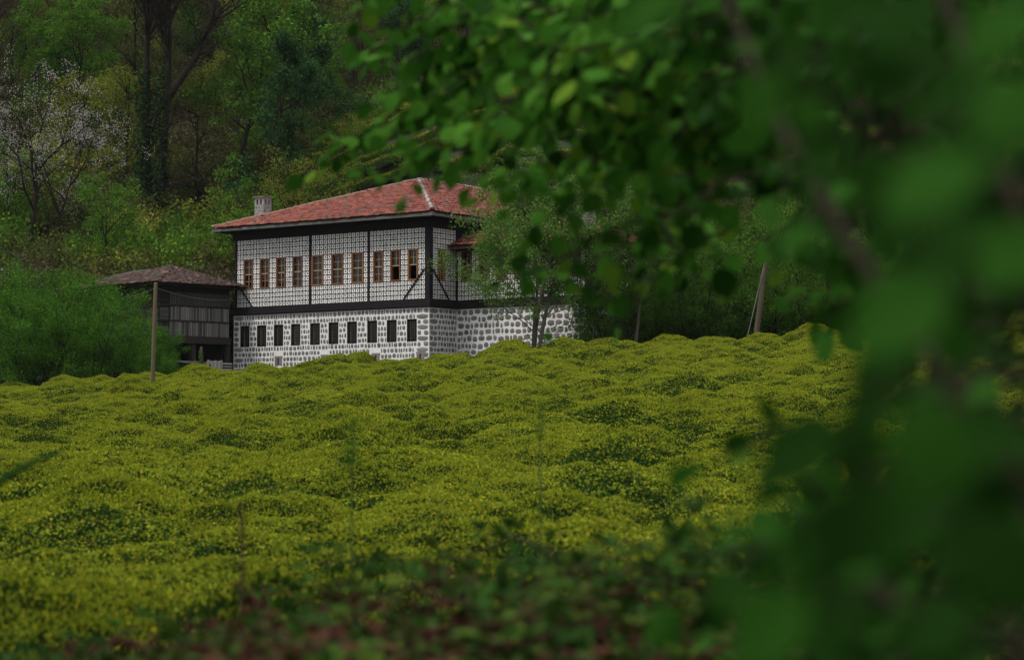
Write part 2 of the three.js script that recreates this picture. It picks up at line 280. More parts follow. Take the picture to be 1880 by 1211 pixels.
    for (let c = 1; c < total; c++) { const mid = kind[c] === 'w' && kind[c - 1] === 'w'; if (!mid) strips.push({ f, s: [xa + c * cw - 0.017, xa + c * cw + 0.017, rows[0][0], yTop] }); else { strips.push({ f, s: [xa + c * cw - 0.017, xa + c * cw + 0.017, rows[0][0], rows[4][0]] }); if (rows.length > 10) strips.push({ f, s: [xa + c * cw - 0.017, xa + c * cw + 0.017, rows[10][0], yTop] }); } }
  };
  panelRun(front, posts[0][1], posts[1][0], [2, 'w', 2, 'w', 2, 'w', 2, 'w', 2], rowsFull, [0, 0, 0, 2], 9);
  panelRun(front, posts[1][1], posts[2][0], ['w', 2, 'w', 2, 'w', 1], rowsFull, [1, 0, 1], 9);
  panelRun(front, posts[2][1], -0.28, [1, 'w', 2, 'w', 2, 'w', 2], rowsFull, [0, 0, 1], 1);
  panelRun(side, 0.28, -WZ - 0.1, [2, 'w', 4], rowsFull, [1], 9);
  const sideRest = face(0, 0, WZ - 0.06, Math.PI / 2);
  const wingRows = rowsFull.slice(0, 10).map(([a, b]) => [a, b]);
  panelRun(wing, 0.07, WX, [1, 'w', 2, 'w', 2, 'w', 2, 'w', 2, 'w', 2, 'w', 2, 'w', 1], wingRows, [0, 1], 9);
  const upper = mesh('upper_wall', (() => {
    const gs = backs.map(([f, a, b, c, d]) => boxes([[a, b, c, d, -0.18, -0.03]]).applyMatrix4(f));
    gs.push(boxes([[-0.2, -0.03, PB, PT, -D, WZ - 0.06], [-W, -W + 0.2, PB, PT, -D, -0.2], [-W + 0.2, -0.2, PB, PT, -D, -D + 0.2], [WX - 0.2, WX - 0.02, PB, EV2, WZ - WD, WZ - 0.2], [0.1, WX - 0.2, PB, EV2, WZ - WD, WZ - WD + 0.2], [0.06, WX, 6.62, EV2, WZ - 0.2, WZ - 0.01]]));
    gs.push(boxes([[-W, 0, PB - 0.1, PB - 0.005, -D, -0.55], [-W + 0.2, -0.2, PB, PT, -6, -5.9], [0.2, WX, PB - 0.1, PB - 0.06, WZ - WD, WZ - 0.55]]));
    return mergeGeometries(gs);
  })(), woodDark, house);
  pieces(cells, 'infill_panel', upper, 300, 'far_infill_panels');
  strips.forEach(({ f, s: [a, b, c, d] }, i) => { const o = mesh('lattice_strip', unitBox, woodDark, upper); place(f, (a + b) / 2, (c + d) / 2, -0.008, b - a, d - c, 0.044 + (b - a > d - c ? 0.004 : 0)).decompose(o.position, o.quaternion, o.scale); });
  // diagonal braces
  for (const [f, xa, ya, xb, yb] of [[front, -W + 0.12, 5.35, hx(463, 4), PB + 0.02], [front, -0.3, 5.5, hx(741, 4), PB + 0.02], [side, 0.3, 5.45, 1.75, PB + 0.02]]) mesh('brace', bar(V(xa, ya, 0.03), V(xb, yb, 0.03), 0.085, 0.05).applyMatrix4(f), woodDark, house);
  for (const { f, a, b, y0, y1, mat, open } of windows) {
    const w = new THREE.Group(); w.name = 'sash_window'; f.decompose(w.position, w.quaternion, w.scale); house.add(w);
    const t = 0.07, m = (y0 + y1) / 2, M = sashMats[mat], i0 = a + t, i1 = b - t, cx = (a + b) / 2;
    mesh('frame', boxes([[a, a + t, y0, y1, -0.16, 0.03], [b - t, b, y0, y1, -0.16, 0.03], [a + t, b - t, y1 - 0.05, y1, -0.16, 0.03], [a + t, b - t, y0, y0 + 0.06, -0.16, 0.05]]), M, w);
    mesh('meeting_rail', boxes([[i0, i1, m - 0.025, m + 0.025, -0.1, -0.04]]), muntinMat, w);
    for (const [q0, q1, z] of open ? [[m, y1, -0.08]] : [[y0, m, -0.06], [m, y1, -0.08]]) {
      const lo = q0 + (q0 === y0 ? 0.06 : 0.025), hi = q1 - (q1 === y1 ? 0.05 : 0.025), q = (lo + hi) / 2;
      mesh('pane', boxes([[i0, i1, lo, hi, z - 0.012, z - 0.008]]), paneMat, w);
      mesh('muntin', boxes([[cx - 0.014, cx + 0.014, lo, hi, z - 0.006, z + 0.012]]), muntinMat, w); mesh('muntin', boxes([[i0, cx - 0.014, q - 0.011, q + 0.011, z - 0.006, z + 0.01], [cx + 0.014, i1, q - 0.011, q + 0.011, z - 0.006, z + 0.01]]), muntinMat, w);
    }
  }
  // --- main roof
  const tileMat = vcol(0.85), deckMat = std(0.09, 0.05, 0.04), AX = -7.2, AY = 11.6, AZ = -8.2, BZ = -D + 6.5, capMat = std(0.34, 0.31, 0.29), fasciaMat = std(0.2, 0.2, 0.19, 0.9, { map: grain(4, 0.5, 1) });
  const tiles = (b, O, e, s, poly, seed) => {
    const rr = RNG(seed), n = V().crossVectors(e, s).normalize(), inside = (u, v) => { let k = false; for (let i = 0, j = poly.length - 1; i < poly.length; j = i++) { const [xi, yi] = poly[i], [xj, yj] = poly[j]; if ((yi > v) !== (yj > v) && u < (xj - xi) * (v - yi) / (yj - yi) + xi) k = !k; } return k; };
    const us = poly.map((q) => q[0]), vs = poly.map((q) => q[1]), w = 0.26, ex = 0.56, A = 4, P = V();
    for (let row = 0, v = -0.06; v < Math.max(...vs); v += ex, row++) for (let u = Math.min(...us); u < Math.max(...us); u += w) {
      if (!inside(u + w / 2, Math.max(v + ex / 2, 0.02))) continue;
      const k = rr(), sh = (0.8 + rr() * 0.4) * (0.85 + 0.3 * noise(row * 3.7, u * 0.5)), c = (k < 0.74 ? [0.19, 0.046, 0.03] : k < 0.86 ? [0.25, 0.078, 0.048] : k < 0.95 ? [0.13, 0.065, 0.054] : [0.07, 0.042, 0.036]).map((q) => q * sh);
      const du = (rr() - 0.5) * 0.03, dv = (rr() - 0.5) * 0.07, lift = 0.08 + rr() * 0.05, turn = (rr() - 0.5) * 0.04, idx = [];
      for (const [vv, rad, up] of [[v + dv, w * 0.56, lift], [v + dv + ex * 1.22, w * 0.46, 0]]) for (let q = 0; q <= A; q++) {
        const a = Math.PI * q / A, uu = u + w / 2 + du - Math.cos(a) * rad + (vv - v) * turn, hh = 0.01 + Math.sin(a) * 0.085 + up;
        P.copy(O).addScaledVector(e, uu).addScaledVector(s, vv).addScaledVector(n, hh); idx.push(b.v(P.x, P.y, P.z, ...c));
      }
      for (let q = 0; q < A; q++) b.quad(idx[q], idx[q + 1], idx[A + 2 + q], idx[A + 1 + q]);
      for (let q = 1; q < A; q++) b.tri(idx[0], idx[q + 1], idx[q]);
    }
  };
  const plane = (b, A, B, pts, seed, parent, name) => { // eave from A to B, other corners pts
    const e = V().subVectors(B, A).normalize(), n = V().crossVectors(e, V().subVectors(pts[0], A)).normalize(), s = V().crossVectors(n, e).normalize();
    tiles(b, A, e, s, [[0, 0], [A.distanceTo(B), 0], ...pts.map((q) => { const d = V().subVectors(q, A); return [d.dot(e), d.dot(s)]; })], seed);
  };
  const FL = V(-W - OV, EV, OV), FR = V(OV, EV, OV), BR = V(OV, EV, -D - OV), BL = V(-W - OV, EV, -D - OV), TA = V(AX, AY, AZ), TB = V(AX, AY, BZ);
  const poly = (pts, sets) => { const b = new MB(); const id = pts.map((p) => b.v(p.x, p.y, p.z, 1, 1, 1)); for (const [i, j, k] of sets) b.tri(id[i], id[j], id[k]); const g = b.geo(true); g.deleteAttribute('color'); return g; };
  const roof = mesh('roof', mergeGeometries([poly([FL, FR, TA], [[0, 1, 2]]), poly([FR, BR, TB, TA], [[0, 1, 2], [0, 2, 3]]), poly([BR, BL, TB], [[0, 1, 2]]), poly([BL, FL, TA, TB], [[0, 1, 2], [0, 2, 3]])]), deckMat, house);
  const tb = new MB(); plane(tb, FL, FR, [TA], 1); plane(tb, FR, BR, [TB, TA], 2); plane(tb, BL, FL, [TA, TB], 3);
  mesh('roof_tiles', tb.geo(true), tileMat, roof).userData.kind = 'stuff';
  const capShape = (() => { const b = new MB(), A = 6, id = []; for (const [z, rad] of [[-0.5, 0.13], [0.5, 0.17]]) for (let q = 0; q <= A; q++) { const a = Math.PI * q / A; id.push(b.v(-Math.cos(a) * rad, Math.sin(a) * rad * 0.8, z, 1, 1, 1)); } for (let q = 0; q < A; q++) b.quad(id[q], id[q + 1], id[A + 2 + q], id[A + 1 + q]); for (let q = 1; q < A; q++) b.tri(id[A + 1], id[A + 2 + q], id[A + 1 + q]); const g = b.geo(true); g.deleteAttribute('color'); return g; })();
  const capMats = [capMat, std(0.26, 0.23, 0.21), std(0.22, 0.12, 0.09), std(0.42, 0.4, 0.38)];
  const caps = (A, B, len, skew) => { const made = [], L = A.distanceTo(B), N = Math.round(L / len); for (let k = 0; k < N; k++) { const p = A.clone().lerp(B, (k + 0.5) / N), o = mesh('ridge_tile', capShape, capMats[Math.floor(r() * r() * 4 * skew) % 4], roof); o.position.set(p.x + (r() - 0.5) * 0.05, p.y + 0.1 + r() * 0.03, p.z); o.up.set(0, 1, 0); o.lookAt(house.localToWorld(A.clone().addScaledVector(V().subVectors(A, B), 2))); o.scale.set(0.85, 0.85, L / N * 1.18); made.push(o); } return made; };
  caps(FR.clone().lerp(TA, 0.02), TA, 0.45, 1); caps(TA, TB, 0.45, 1.4); for (const o of caps(FL, TA, 0.45, 1.3)) o.material = capMats[2];
  mesh('fascia', boxes([[FL.x, FR.x, EV - 0.17, EV - 0.015, OV - 0.03, OV + 0.012], [OV - 0.03, OV + 0.012, EV - 0.17, EV - 0.015, -D - OV, OV - 0.032], [FL.x, FL.x + 0.04, EV - 0.17, EV - 0.015, -D - OV, OV - 0.032]], 0.7), fasciaMat, roof);
  mesh('soffit', boxes([[FL.x + 0.042, OV - 0.032, EV - 0.13, EV - 0.1, -D - OV, OV - 0.032]], 0.7), woodDark, roof);
  for (let x = -W - 0.7; x < 0.9; x += 0.62) mesh('rafter', boxes([[x, x + 0.07, EV - 0.165, EV - 0.132, 0.14, OV - 0.04]]), woodMid, roof);
  // --- lower roof over the wing
  const e2 = EV2, o2 = 0.8, WR = V(WX + o2, e2, WZ + o2), WL = V(0.0, e2, WZ + o2), WB = V(WX + o2, e2, WZ - WD - o2), WT0 = V(0, e2 + 1.33, WZ - WD / 2), WT1 = V(WX - 3.2, e2 + 1.33, WZ - WD / 2), WBL = V(0, e2, WZ - WD - o2);
  const wr = mesh('wing_roof', mergeGeometries([poly([WL, WR, WT1, WT0], [[0, 1, 2], [0, 2, 3]]), poly([WR, WB, WT1], [[0, 1, 2]]), poly([WB, WBL, WT0, WT1], [[0, 1, 2], [0, 2, 3]])]), deckMat, house);
  const t2 = new MB(); plane(t2, WL, WR, [WT1, WT0], 5); plane(t2, WR, WB, [WT1], 6); mesh('roof_tiles', t2.geo(true), tileMat, wr).userData.kind = 'stuff';
  mesh('fascia', boxes([[0.13, WX + o2, e2 - 0.15, e2 - 0.015, WZ + o2 - 0.03, WZ + o2 + 0.01], [WX + o2 - 0.03, WX + o2 + 0.01, e2 - 0.15, e2 - 0.015, WZ - WD, WZ + o2 - 0.032]], 0.7), std(0.1, 0.035, 0.03), wr);
  mesh('soffit', boxes([[0.13, WX + o2 - 0.032, e2 - 0.1, e2 - 0.07, WZ - WD, WZ + o2 - 0.032]]), woodDark, wr);
  // --- chimneys
  const chimneyMat = std(0.48, 0.46, 0.45, 0.95, { map: grain(14, 0.55, 1), bumpMap: bumpTex, bumpScale: 0.02 });
  const chimney = (x, z, y0, y1, w, tone) => {
    const c = new THREE.Group(); c.name = 'chimney'; c.position.set(x, 0, z); house.add(c); const h = w / 2, s0 = y1 - 0.42, s1 = y1 - 0.12;
    mesh('shaft', boxes([[-h, h, y0, s0, -h, h]], 0.6), chimneyMat, c);
    for (const [a, b, cc, d] of [[-h, -h + 0.13, h - 0.13, h], [h - 0.13, h, h - 0.13, h], [-0.06, 0.06, h - 0.13, h], [-h, -h + 0.13, -h, -h + 0.13], [h - 0.13, h, -h, -h + 0.13], [h - 0.13, h, -0.06, 0.06]]) mesh('pier', boxes([[a, b, s0, s1, cc, d]]), tone, c);
    mesh('crown', boxes([[-h, h, s1, y1, -h, h]]), tone, c); mesh('cap', boxes([[-h - 0.07, h + 0.07, y1, y1 + 0.06, -h - 0.07, h + 0.07]]), stoneMats[3], c); mesh('flue', boxes([[-h + 0.14, h - 0.14, s0, s1, -h + 0.14, h - 0.14]]), ironMat, c);
    const l = []; for (const f of [face(0, 0, h, 0), face(h, 0, 0, Math.PI / 2)]) for (let y = y0 + 0.12; y < s0 - 0.1; y += 0.2) for (let q = 0; q < 3; q++) if (r() < 0.7) l.push({ m: place(f, (q - 1) * w * 0.31 + (r() - 0.5) * 0.05, y, 0, w * 0.24, 0.13, 0.02, (r() - 0.5) * 0.3), g: stoneShapes[Math.floor(r() * 8)], mat: stoneMats[Math.floor(r() * 5)] });
    for (const q of l) { const o = mesh('stone', q.g, q.mat, c); q.m.decompose(o.position, o.quaternion, o.scale); }
    return c;
  };
  chimney(-14.3, -2.2, 8.4, 10.5, 0.7, chimneyMat);
  chimney(6.75, -5.4, 7.2, 9.4, 0.72, chimneyMat);
}
// ---------------------------------------------------------------- plants: generators
const teaLeaf = leafy(0.3), teaShoot = leafy(0.4), crownMat = leafy(0.35), barkMat = new THREE.MeshPhysicalMaterial({ vertexColors: true, roughness: 1, specularIntensity: 0.15 }), fernMat = leafy(0.4);
const unit = (r) => { let x, y, z, l; do { x = r() * 2 - 1; y = r() * 2 - 1; z = r() * 2 - 1; l = x * x + y * y + z * z; } while (l > 1 || l < 0.01); l = Math.sqrt(l); return V(x / l, y / l, z / l); };
const tint = (c, r, k = 0.35) => { const f = 1 - k / 2 + r() * k, w = 1 + (r() - 0.5) * 0.22; return [c[0] * f * w, c[1] * f, c[2] * f]; };

// a clipped tea bush: lumpy dome of dark mature leaves with pale young shoots standing on top
function makeTea(seed, flush, R = 1.9, H = 0.66, N = 36000) {
  const r = RNG(seed), lumps = []; for (let k = 0; k < 5; k++) { const a = r() * 6.28, q = r() * R * 0.65; lumps.push([Math.cos(a) * q, Math.sin(a) * q, 0.04 + r() * 0.09, 0.35 + r() * 0.4]); }
  const h = (x, z) => { const q = Math.hypot(x, z) / (R * (0.86 + 0.2 * noise(Math.atan2(z, x) * 1.6 + 9 + seed, 3))); let y = H * (1 - Math.pow(Math.min(q, 1.3), 3.2) * 0.95); for (const [a, b, c, d] of lumps) y += c * Math.exp(-((x - a) ** 2 + (z - b) ** 2) / (d * d)); return y - 0.1 + (noise(x * 4 + seed, z * 4) - 0.5) * 0.1; };
  const nrm = (x, z) => { const e = 0.06; return V(h(x - e, z) - h(x + e, z), 2 * e, h(x, z - e) - h(x, z + e)).normalize(); };
  const core = new MB(), G = 16, id = []; for (let j = 0; j <= G; j++) for (let i = 0; i < 20; i++) { const q = R * 1.12 * j / G, a = i / 20 * Math.PI * 2, x = Math.cos(a) * q, z = Math.sin(a) * q; id.push(core.v(x, Math.max(-0.75, h(x, z) - 0.13), z, 0.016, 0.022, 0.007)); }
  for (let j = 0; j < G; j++) for (let i = 0; i < 20; i++) { const k = (i + 1) % 20; core.quad(id[j * 20 + i], id[j * 20 + k], id[j * 20 + 20 + k], id[j * 20 + 20 + i]); }
  const L = new MB(), S = new MB(), old = [[0.026, 0.065, 0.01], [0.04, 0.09, 0.013], [0.018, 0.045, 0.008], [0.08, 0.09, 0.02]], young = [[0.28, 0.325, 0.02], [0.2, 0.265, 0.018], [0.42, 0.42, 0.03], [0.14, 0.2, 0.015], [0.33, 0.25, 0.03]];
  for (let k = 0; k < N; k++) {
    const q = R * 1.08 * Math.sqrt(r()), a = r() * 6.2832, x = Math.cos(a) * q, z = Math.sin(a) * q, y = h(x, z), n = nrm(x, z); if (y < -0.7) continue;
    const bare = noise(x * 1.3 + seed * 3, z * 1.3) , top = n.y;
    if (r() < flush * clamp((top - 0.5) * 2.4, 0, 1) * clamp(1.75 - bare * 1.5, 0.15, 1)) { // a shoot: two small leaves and a bud held upright
      const t = unit(r).add(V(0, 0.55, 0)).normalize(), m = unit(r).multiplyScalar(0.8).add(V(0, 0.7, 0)).normalize(); S.leaf(x, y - 0.01 + r() * 0.03, z, t, m, 0.034 + r() * 0.022, 0.024 + r() * 0.01, tint(young[Math.floor(r() * r() * 5)], r));
    } else { const t = unit(r).addScaledVector(n, 0.5).normalize(), m = unit(r).multiplyScalar(0.75).add(n).normalize(); L.leaf(x + n.x * 0.02, y - 0.05 + r() * 0.05, z + n.z * 0.02, t, m, 0.044 + r() * 0.026, 0.027 + r() * 0.012, tint(old[Math.floor(r() * r() * 4)], r)); }
  }
  return { core: core.geo(true), leaves: L.geo(), shoots: S.geo() };
}
// a tree or shrub: branching wood and leaves round the outer twigs
function makeTree(o) {
  const r = RNG(o.seed), wood = new MB(), leaves = new MB(), tips = [];
  const grow = (p, dir, len, rad, lvl) => {
    const segs = lvl === 0 ? 8 : lvl === 1 ? 6 : 4, pts = [p.clone()], rr = [rad], d = dir.clone(), q = p.clone(), nodes = [];
    for (let k = 1; k <= segs; k++) { d.addScaledVector(unit(r), (lvl === 0 ? o.wobble ?? 0.08 : 0.22)).addScaledVector(V(0, 1, 0), lvl === 0 ? 0.05 : o.lift ?? 0.06).normalize(); q.addScaledVector(d, len / segs); pts.push(q.clone()); rr.push(rad * Math.pow(1 - k / segs, 0.8) * 0.85 + rad * 0.12); nodes.push([q.clone(), d.clone(), k / segs]); }
    wood.tube(pts, rr, lvl === 0 ? 8 : lvl === 1 ? 5 : 3, tint(o.bark, r, 0.3));
    if (lvl >= o.levels) { for (const [n, , k] of nodes) if (k > 0.3) tips.push(n); return; }
    const count = o.kids[lvl];
    for (let k = 0; k < count; k++) {
      const f = lvl === 0 ? lerp(o.clear, 1, Math.pow((k + r()) / count, o.low ?? 0.9)) : 0.25 + 0.75 * r(), [n, nd] = nodes[Math.min(nodes.length - 1, Math.floor(f * nodes.length))];
      const side = unit(r); side.addScaledVector(nd, -side.dot(nd)).normalize();
      const ang = (o.angle[lvl] ?? 0.8) * (0.75 + r() * 0.5), cd = nd.clone().multiplyScalar(Math.cos(ang)).addScaledVector(side, Math.sin(ang)).normalize();
      const prof = lvl === 0 ? o.profile(f) : 1 - 0.4 * r();
      grow(n, cd, (lvl === 0 ? o.reach * prof * (0.75 + r() * 0.4) : len * (o.ratio ?? 0.55) * prof), Math.max(0.008, rr[0] * (lvl === 0 ? 0.32 : 0.5)), lvl + 1);
    }
    if (lvl > 0) tips.push(q.clone());
  };
  for (const s of o.stems ?? [[0, 0, 0, 1, 0]]) grow(V(s[0], -0.3, s[1]), V(s[2], s[3], s[4]).normalize(), o.height * (s[5] ?? 1), o.radius * (s[6] ?? 1), 0);
  if (tips.length && o.leaves) {
    const per = o.leaves / tips.length, sd = new Map();
    for (const p of tips) {
      const shade = 0.8 + r() * 0.4, base = o.palette[Math.floor(r() * r() * o.palette.length)];
      for (let k = 0; k < per || r() < per - k; k++) {
        if (k > per) break;
        const d = unit(r).multiplyScalar(o.clump * Math.sqrt(r())), t = unit(r).add(V(0, o.droop ?? -0.15, 0)).normalize(), n = unit(r).add(V(0, 0.9, 0)).normalize(), c = tint(base, r).map((q) => q * shade);
        leaves.leaf(p.x + d.x, Math.max(0.05, p.y + d.y * (o.flat ?? 0.75)), p.z + d.z, t, n, o.leaf * (0.7 + r() * 0.6), o.leaf * 0.62 * (0.7 + r() * 0.5), c);
      }
    }
  }
  if (o.ivy) for (let k = 0; k < o.ivy; k++) { const y = Math.pow(r(), 2.1) * o.ivyTop, a = r() * 6.28, s = (o.stems ?? [[0, 0]])[k % (o.stems?.length ?? 1)], q = o.radius * (1.05 - 0.45 * y / o.ivyTop) + r() * (0.12 + 0.4 * noise(y * 0.9, k % 2 * 7) * (1 - y / o.ivyTop * 0.6)), n = V(Math.cos(a), 0.3, Math.sin(a)).normalize(); leaves.leaf(s[0] + (s[2] ?? 0) * y + Math.cos(a) * q, y, s[1] + Math.sin(a) * q, unit(r).add(V(0, -0.5, 0)).normalize(), n, 0.2 + r() * 0.14, 0.16, tint([0.022, 0.05, 0.012], r, 0.7)); }
  return { wood: wood.geo(true), leaves: leaves.n ? leaves.geo() : null };
}
const dome = (f) => Math.sqrt(Math.max(0.05, 1 - Math.pow((f - 0.55) / 0.62, 2))), cone = (f) => 1.05 - 0.8 * f, vase = (f) => 0.45 + 0.7 * f;
function plant(kind, g, name, label, category, p, turn, s, group) {
  const o = thing(name, label, category, p, turn, group); o.scale.set(s[0], s[1], s[2]);
  if (g.wood) mesh(kind[0], g.wood, barkMat, o); if (g.leaves) mesh(kind[1], g.leaves, crownMat, o);
  return o;
}

// ---------------------------------------------------------------- tea field in front of the house
{
  const r = RNG(77), spots = [];
  for (let d = 12.5, row = 0; d < 108.5; d += 2.2 + r() * 0.3, row++) { const half = 0.2362 * d + 2.2; for (let x = -half + (row % 2) * 1.2; x < half; x += 2.25 + r() * 0.55) { const dd = d + (r() - 0.5) * 1.1, xx = x + (r() - 0.5) * 0.8; if (dd < 108) spots.push([xx, dd]); } }
  const kinds = [[1, 0.9], [2, 0.86], [3, 0.78], [4, 0.88], [5, 0.62], [6, 0.36]].map(([s, f]) => makeTea(s, f));
  const protos = kinds.map((k) => { const o = new THREE.Group(); mesh('twig_mass', k.core, barkMat, o); mesh('mature_leaves', k.leaves, teaLeaf, o); mesh('young_shoots', k.shoots, teaShoot, o); return o; });
  const far = [];
  spots.sort((a, b) => a[1] - b[1]);
  spots.forEach(([x, d], i) => {
    const k = d < 30 && r() < 0.6 ? [2, 4, 5][Math.floor(r() * 3)] : Math.floor(Math.pow(r(), 1.5) * 6), s = 0.8 + r() * 0.5, p = V(x, teaTop(x, d) - 0.66 - (noise(x * 0.25, d * 0.25) - 0.5) * 0.45, -d), turn = r() * 6.28, sc = V(s * (1 + r() * 0.35), 0.9 + r() * r() * 0.75, s);
    if (i < 300) { const o = protos[k].clone(); o.name = numbered('tea_bush'); o.position.copy(p); o.rotation.y = turn; o.scale.copy(sc); const sx = px(p)[0], col3 = sx < 430 ? 'below the granary side' : sx < 840 ? 'below the mansion front' : sx < 1200 ? 'below the fruit tree' : 'toward the right hedge', row3 = d < 22 ? 'in the blurred front rows' : d < 40 ? 'in the soft middle rows' : d < 62 ? 'in the clear middle rows' : 'in the back rows', tone3 = k === 5 ? 'dark green' : k === 4 ? 'mid green' : k === 2 ? 'pale green' : 'yellow green';
      o.userData = { label: `${tone3} rounded tea bush ${row3}, ${col3}`, category: 'tea bush', group: `${tone3} tea bushes ${row3} ${col3}` }; scene.add(o); }
    else far.push(new THREE.Matrix4().compose(p, new THREE.Quaternion().setFromAxisAngle(V(0, 1, 0), turn), sc));
  });
  const g = mergeGeometries([kinds[0].core, kinds[0].leaves, kinds[0].shoots].map((q) => { const c = q.index ? q.clone() : q; if (!c.attributes.normal) c.computeVertexNormals(); return c; }));
  const im = new THREE.InstancedMesh(g, teaLeaf, far.length); far.forEach((m, i) => im.setMatrixAt(i, m)); im.name = 'far_tea_bushes'; im.castShadow = im.receiveShadow = true; im.userData = { kind: 'stuff', label: 'far rows of tea bushes below the mansion', category: 'tea bushes' }; scene.add(im);
}

// ---------------------------------------------------------------- trees of the hillside
const P = { left: [[0.055, 0.15, 0.012], [0.08, 0.19, 0.016], [0.04, 0.11, 0.01]], right: [[0.07, 0.16, 0.016], [0.1, 0.2, 0.02], [0.045, 0.11, 0.012]], fresh: [[0.08, 0.18, 0.018], [0.11, 0.22, 0.022], [0.06, 0.14, 0.016]], yellow: [[0.19, 0.22, 0.028], [0.15, 0.19, 0.026], [0.24, 0.23, 0.04]], olive: [[0.085, 0.1, 0.026], [0.11, 0.11, 0.03], [0.07, 0.09, 0.022]], brown: [[0.085, 0.07, 0.045], [0.1, 0.075, 0.045], [0.075, 0.075, 0.035]], dark: [[0.032, 0.085, 0.024], [0.045, 0.1, 0.028]], hazel: [[0.045, 0.12, 0.012], [0.065, 0.16, 0.016], [0.032, 0.085, 0.01]], pear: [[0.1, 0.2, 0.035], [0.14, 0.25, 0.05], [0.07, 0.14, 0.025]], blossom: [[0.55, 0.5, 0.5], [0.45, 0.4, 0.4], [0.16, 0.13, 0.08]] };
const bark = [0.024, 0.019, 0.014], greyBark = [0.085, 0.075, 0.06];
{
  const T = (seed, o) => makeTree({ seed, bark, levels: 3, kids: [13, 6, 4], angle: [0.95, 0.8, 0.8], clear: 0.3, profile: dome, ratio: 0.5, ...o });
  const kinds = {
    fresh: [11, 12].map((s) => T(s, { height: 13, radius: 0.22, reach: 4.2, leaves: 9000, leaf: 0.26, clump: 0.75, palette: P.fresh })),
    yellow: [21, 22].map((s) => T(s, { height: 13, radius: 0.2, reach: 3.6, leaves: 4200, leaf: 0.22, clump: 0.7, palette: P.yellow, angle: [0.75, 0.7, 0.7] })),
    olive: [31, 32].map((s) => T(s, { height: 15, radius: 0.22, reach: 3.8, leaves: 4200, leaf: 0.2, clump: 0.65, palette: P.olive, angle: [0.7, 0.65, 0.7], kids: [15, 7, 4] })),
    brown: [41, 42].map((s) => T(s, { height: 15, radius: 0.2, reach: 3.8, leaves: 2600, leaf: 0.17, clump: 0.6, palette: P.brown, angle: [0.6, 0.6, 0.7], kids: [16, 8, 5] })),
    dark: [51, 52].map((s) => T(s, { height: 12, radius: 0.22, reach: 3.8, leaves: 10000, leaf: 0.24, clump: 0.65, palette: P.dark, clear: 0.12, profile: (f) => 1.1 - 0.75 * f })),
  };
  const words = { fresh: ['fresh green', 'leafy fresh green tree on the wooded hillside behind the mansion', 'fresh green trees on the hillside'], yellow: ['', 'thin yellow green spring tree on the wooded hillside', 'yellow green trees on the hillside'], olive: ['', 'olive tinged tree just coming into leaf on the hillside', 'olive trees on the hillside'], brown: ['', 'brown nearly bare tree standing on the wooded hillside', 'nearly bare trees on the hillside'], dark: ['', 'dense dark green tree on the wooded hillside', 'dark green trees on the hillside'] };
  const protos = {};
  for (const k in kinds) protos[k] = kinds[k].map((g) => { const o = new THREE.Group(); mesh('trunk', g.wood, barkMat, o); mesh('crown', g.leaves, crownMat, o); return o; });
  const r = RNG(5); let n = 0;
  const put = (k, x, d, s, yaw = r() * 6.28, sy = 1) => { const o = protos[k][Math.floor(r() * 2)].clone(); o.name = numbered('hillside_tree'); o.position.set(x, ground(x, d) - 0.2, -d); o.rotation.y = yaw; o.scale.set(s * (0.9 + r() * 0.25), s * sy * (0.9 + r() * 0.25), s * (0.9 + r() * 0.25)); const q3 = px(o.position), zone = q3[0] < 170 ? 'above the blossom tree' : q3[0] < 400 ? 'round the tall bare tree' : q3[0] < 640 ? 'above the left half of the mansion' : q3[0] < 1000 ? 'above the right half of the mansion' : q3[0] < 1400 ? 'behind the near hazel leaves' : 'behind the leaves at far right', alt = q3[1] > 330 ? 'low on the hillside' : q3[1] > 160 ? 'halfway up the hillside' : 'high on the hillside'; o.userData = { label: `${words[k][1].replace(/ (on|standing on|just coming|behind).*$/, '')} ${alt} ${zone}`, category: 'tree', group: `${k} trees ${alt} ${zone}` }; scene.add(o); n++; };
  for (let d = 150; d < 285; d += 5.2 + (d - 150) * 0.018) for (let x = -0.25 * d - 3; x < 0.25 * d + 3; x += 5.6 + (d - 150) * 0.012) {
    const xx = x + (r() - 0.5) * 4, dd = d + (r() - 0.5) * 4, sp = px(V(xx, ground(xx, dd), -dd));
    if (sp[1] < -60) continue;                                                     // above the frame
    if (xx > -15 + (dd - 160) * 0.15 && dd < 186 && sp[0] > 560) continue;         // the tea spur is kept clear
    if (sp[0] > 1000 && r() < 0.55) continue;
    if ((sp[0] > 150 && sp[0] < 420 && dd < 178) || (sp[0] <= 150 && dd < 165)) continue;   // room round the tall bare tree and the blossom tree
    const far = clamp((260 - sp[1]) / 160, 0, 1);
    const z = fbm(xx * 0.07 + 2, dd * 0.05), q = r(); let k = z < 0.4 ? (q < 0.6 ? 'brown' : 'olive') : z < 0.52 ? (q < 0.45 ? 'olive' : q < 0.75 ? 'brown' : 'yellow') : z < 0.62 ? (q < 0.4 ? 'yellow' : q < 0.75 ? 'fresh' : 'olive') : (q < 0.55 ? 'fresh' : q < 0.8 ? 'dark' : 'yellow');
    if (r() < far * 0.75) k = q < 0.45 ? 'brown' : q < 0.78 ? 'olive' : 'dark';
    if (sp[0] > 1000 && k === 'brown' && q < 0.5) k = 'fresh';
    put(k, xx, dd, 0.62 + r() * 0.5);
  }
  // trees the photograph singles out
  const hero = (g, name, label, p, s, turn = 0) => plant(['trunk', 'crown'], g, name, label, 'tree', p, turn, [s, s, s]);
  const on = (pxx, d, up = 0) => { const x = (pxx - CX) / F * d; return V(x, ground(x, d) + up, -d); };
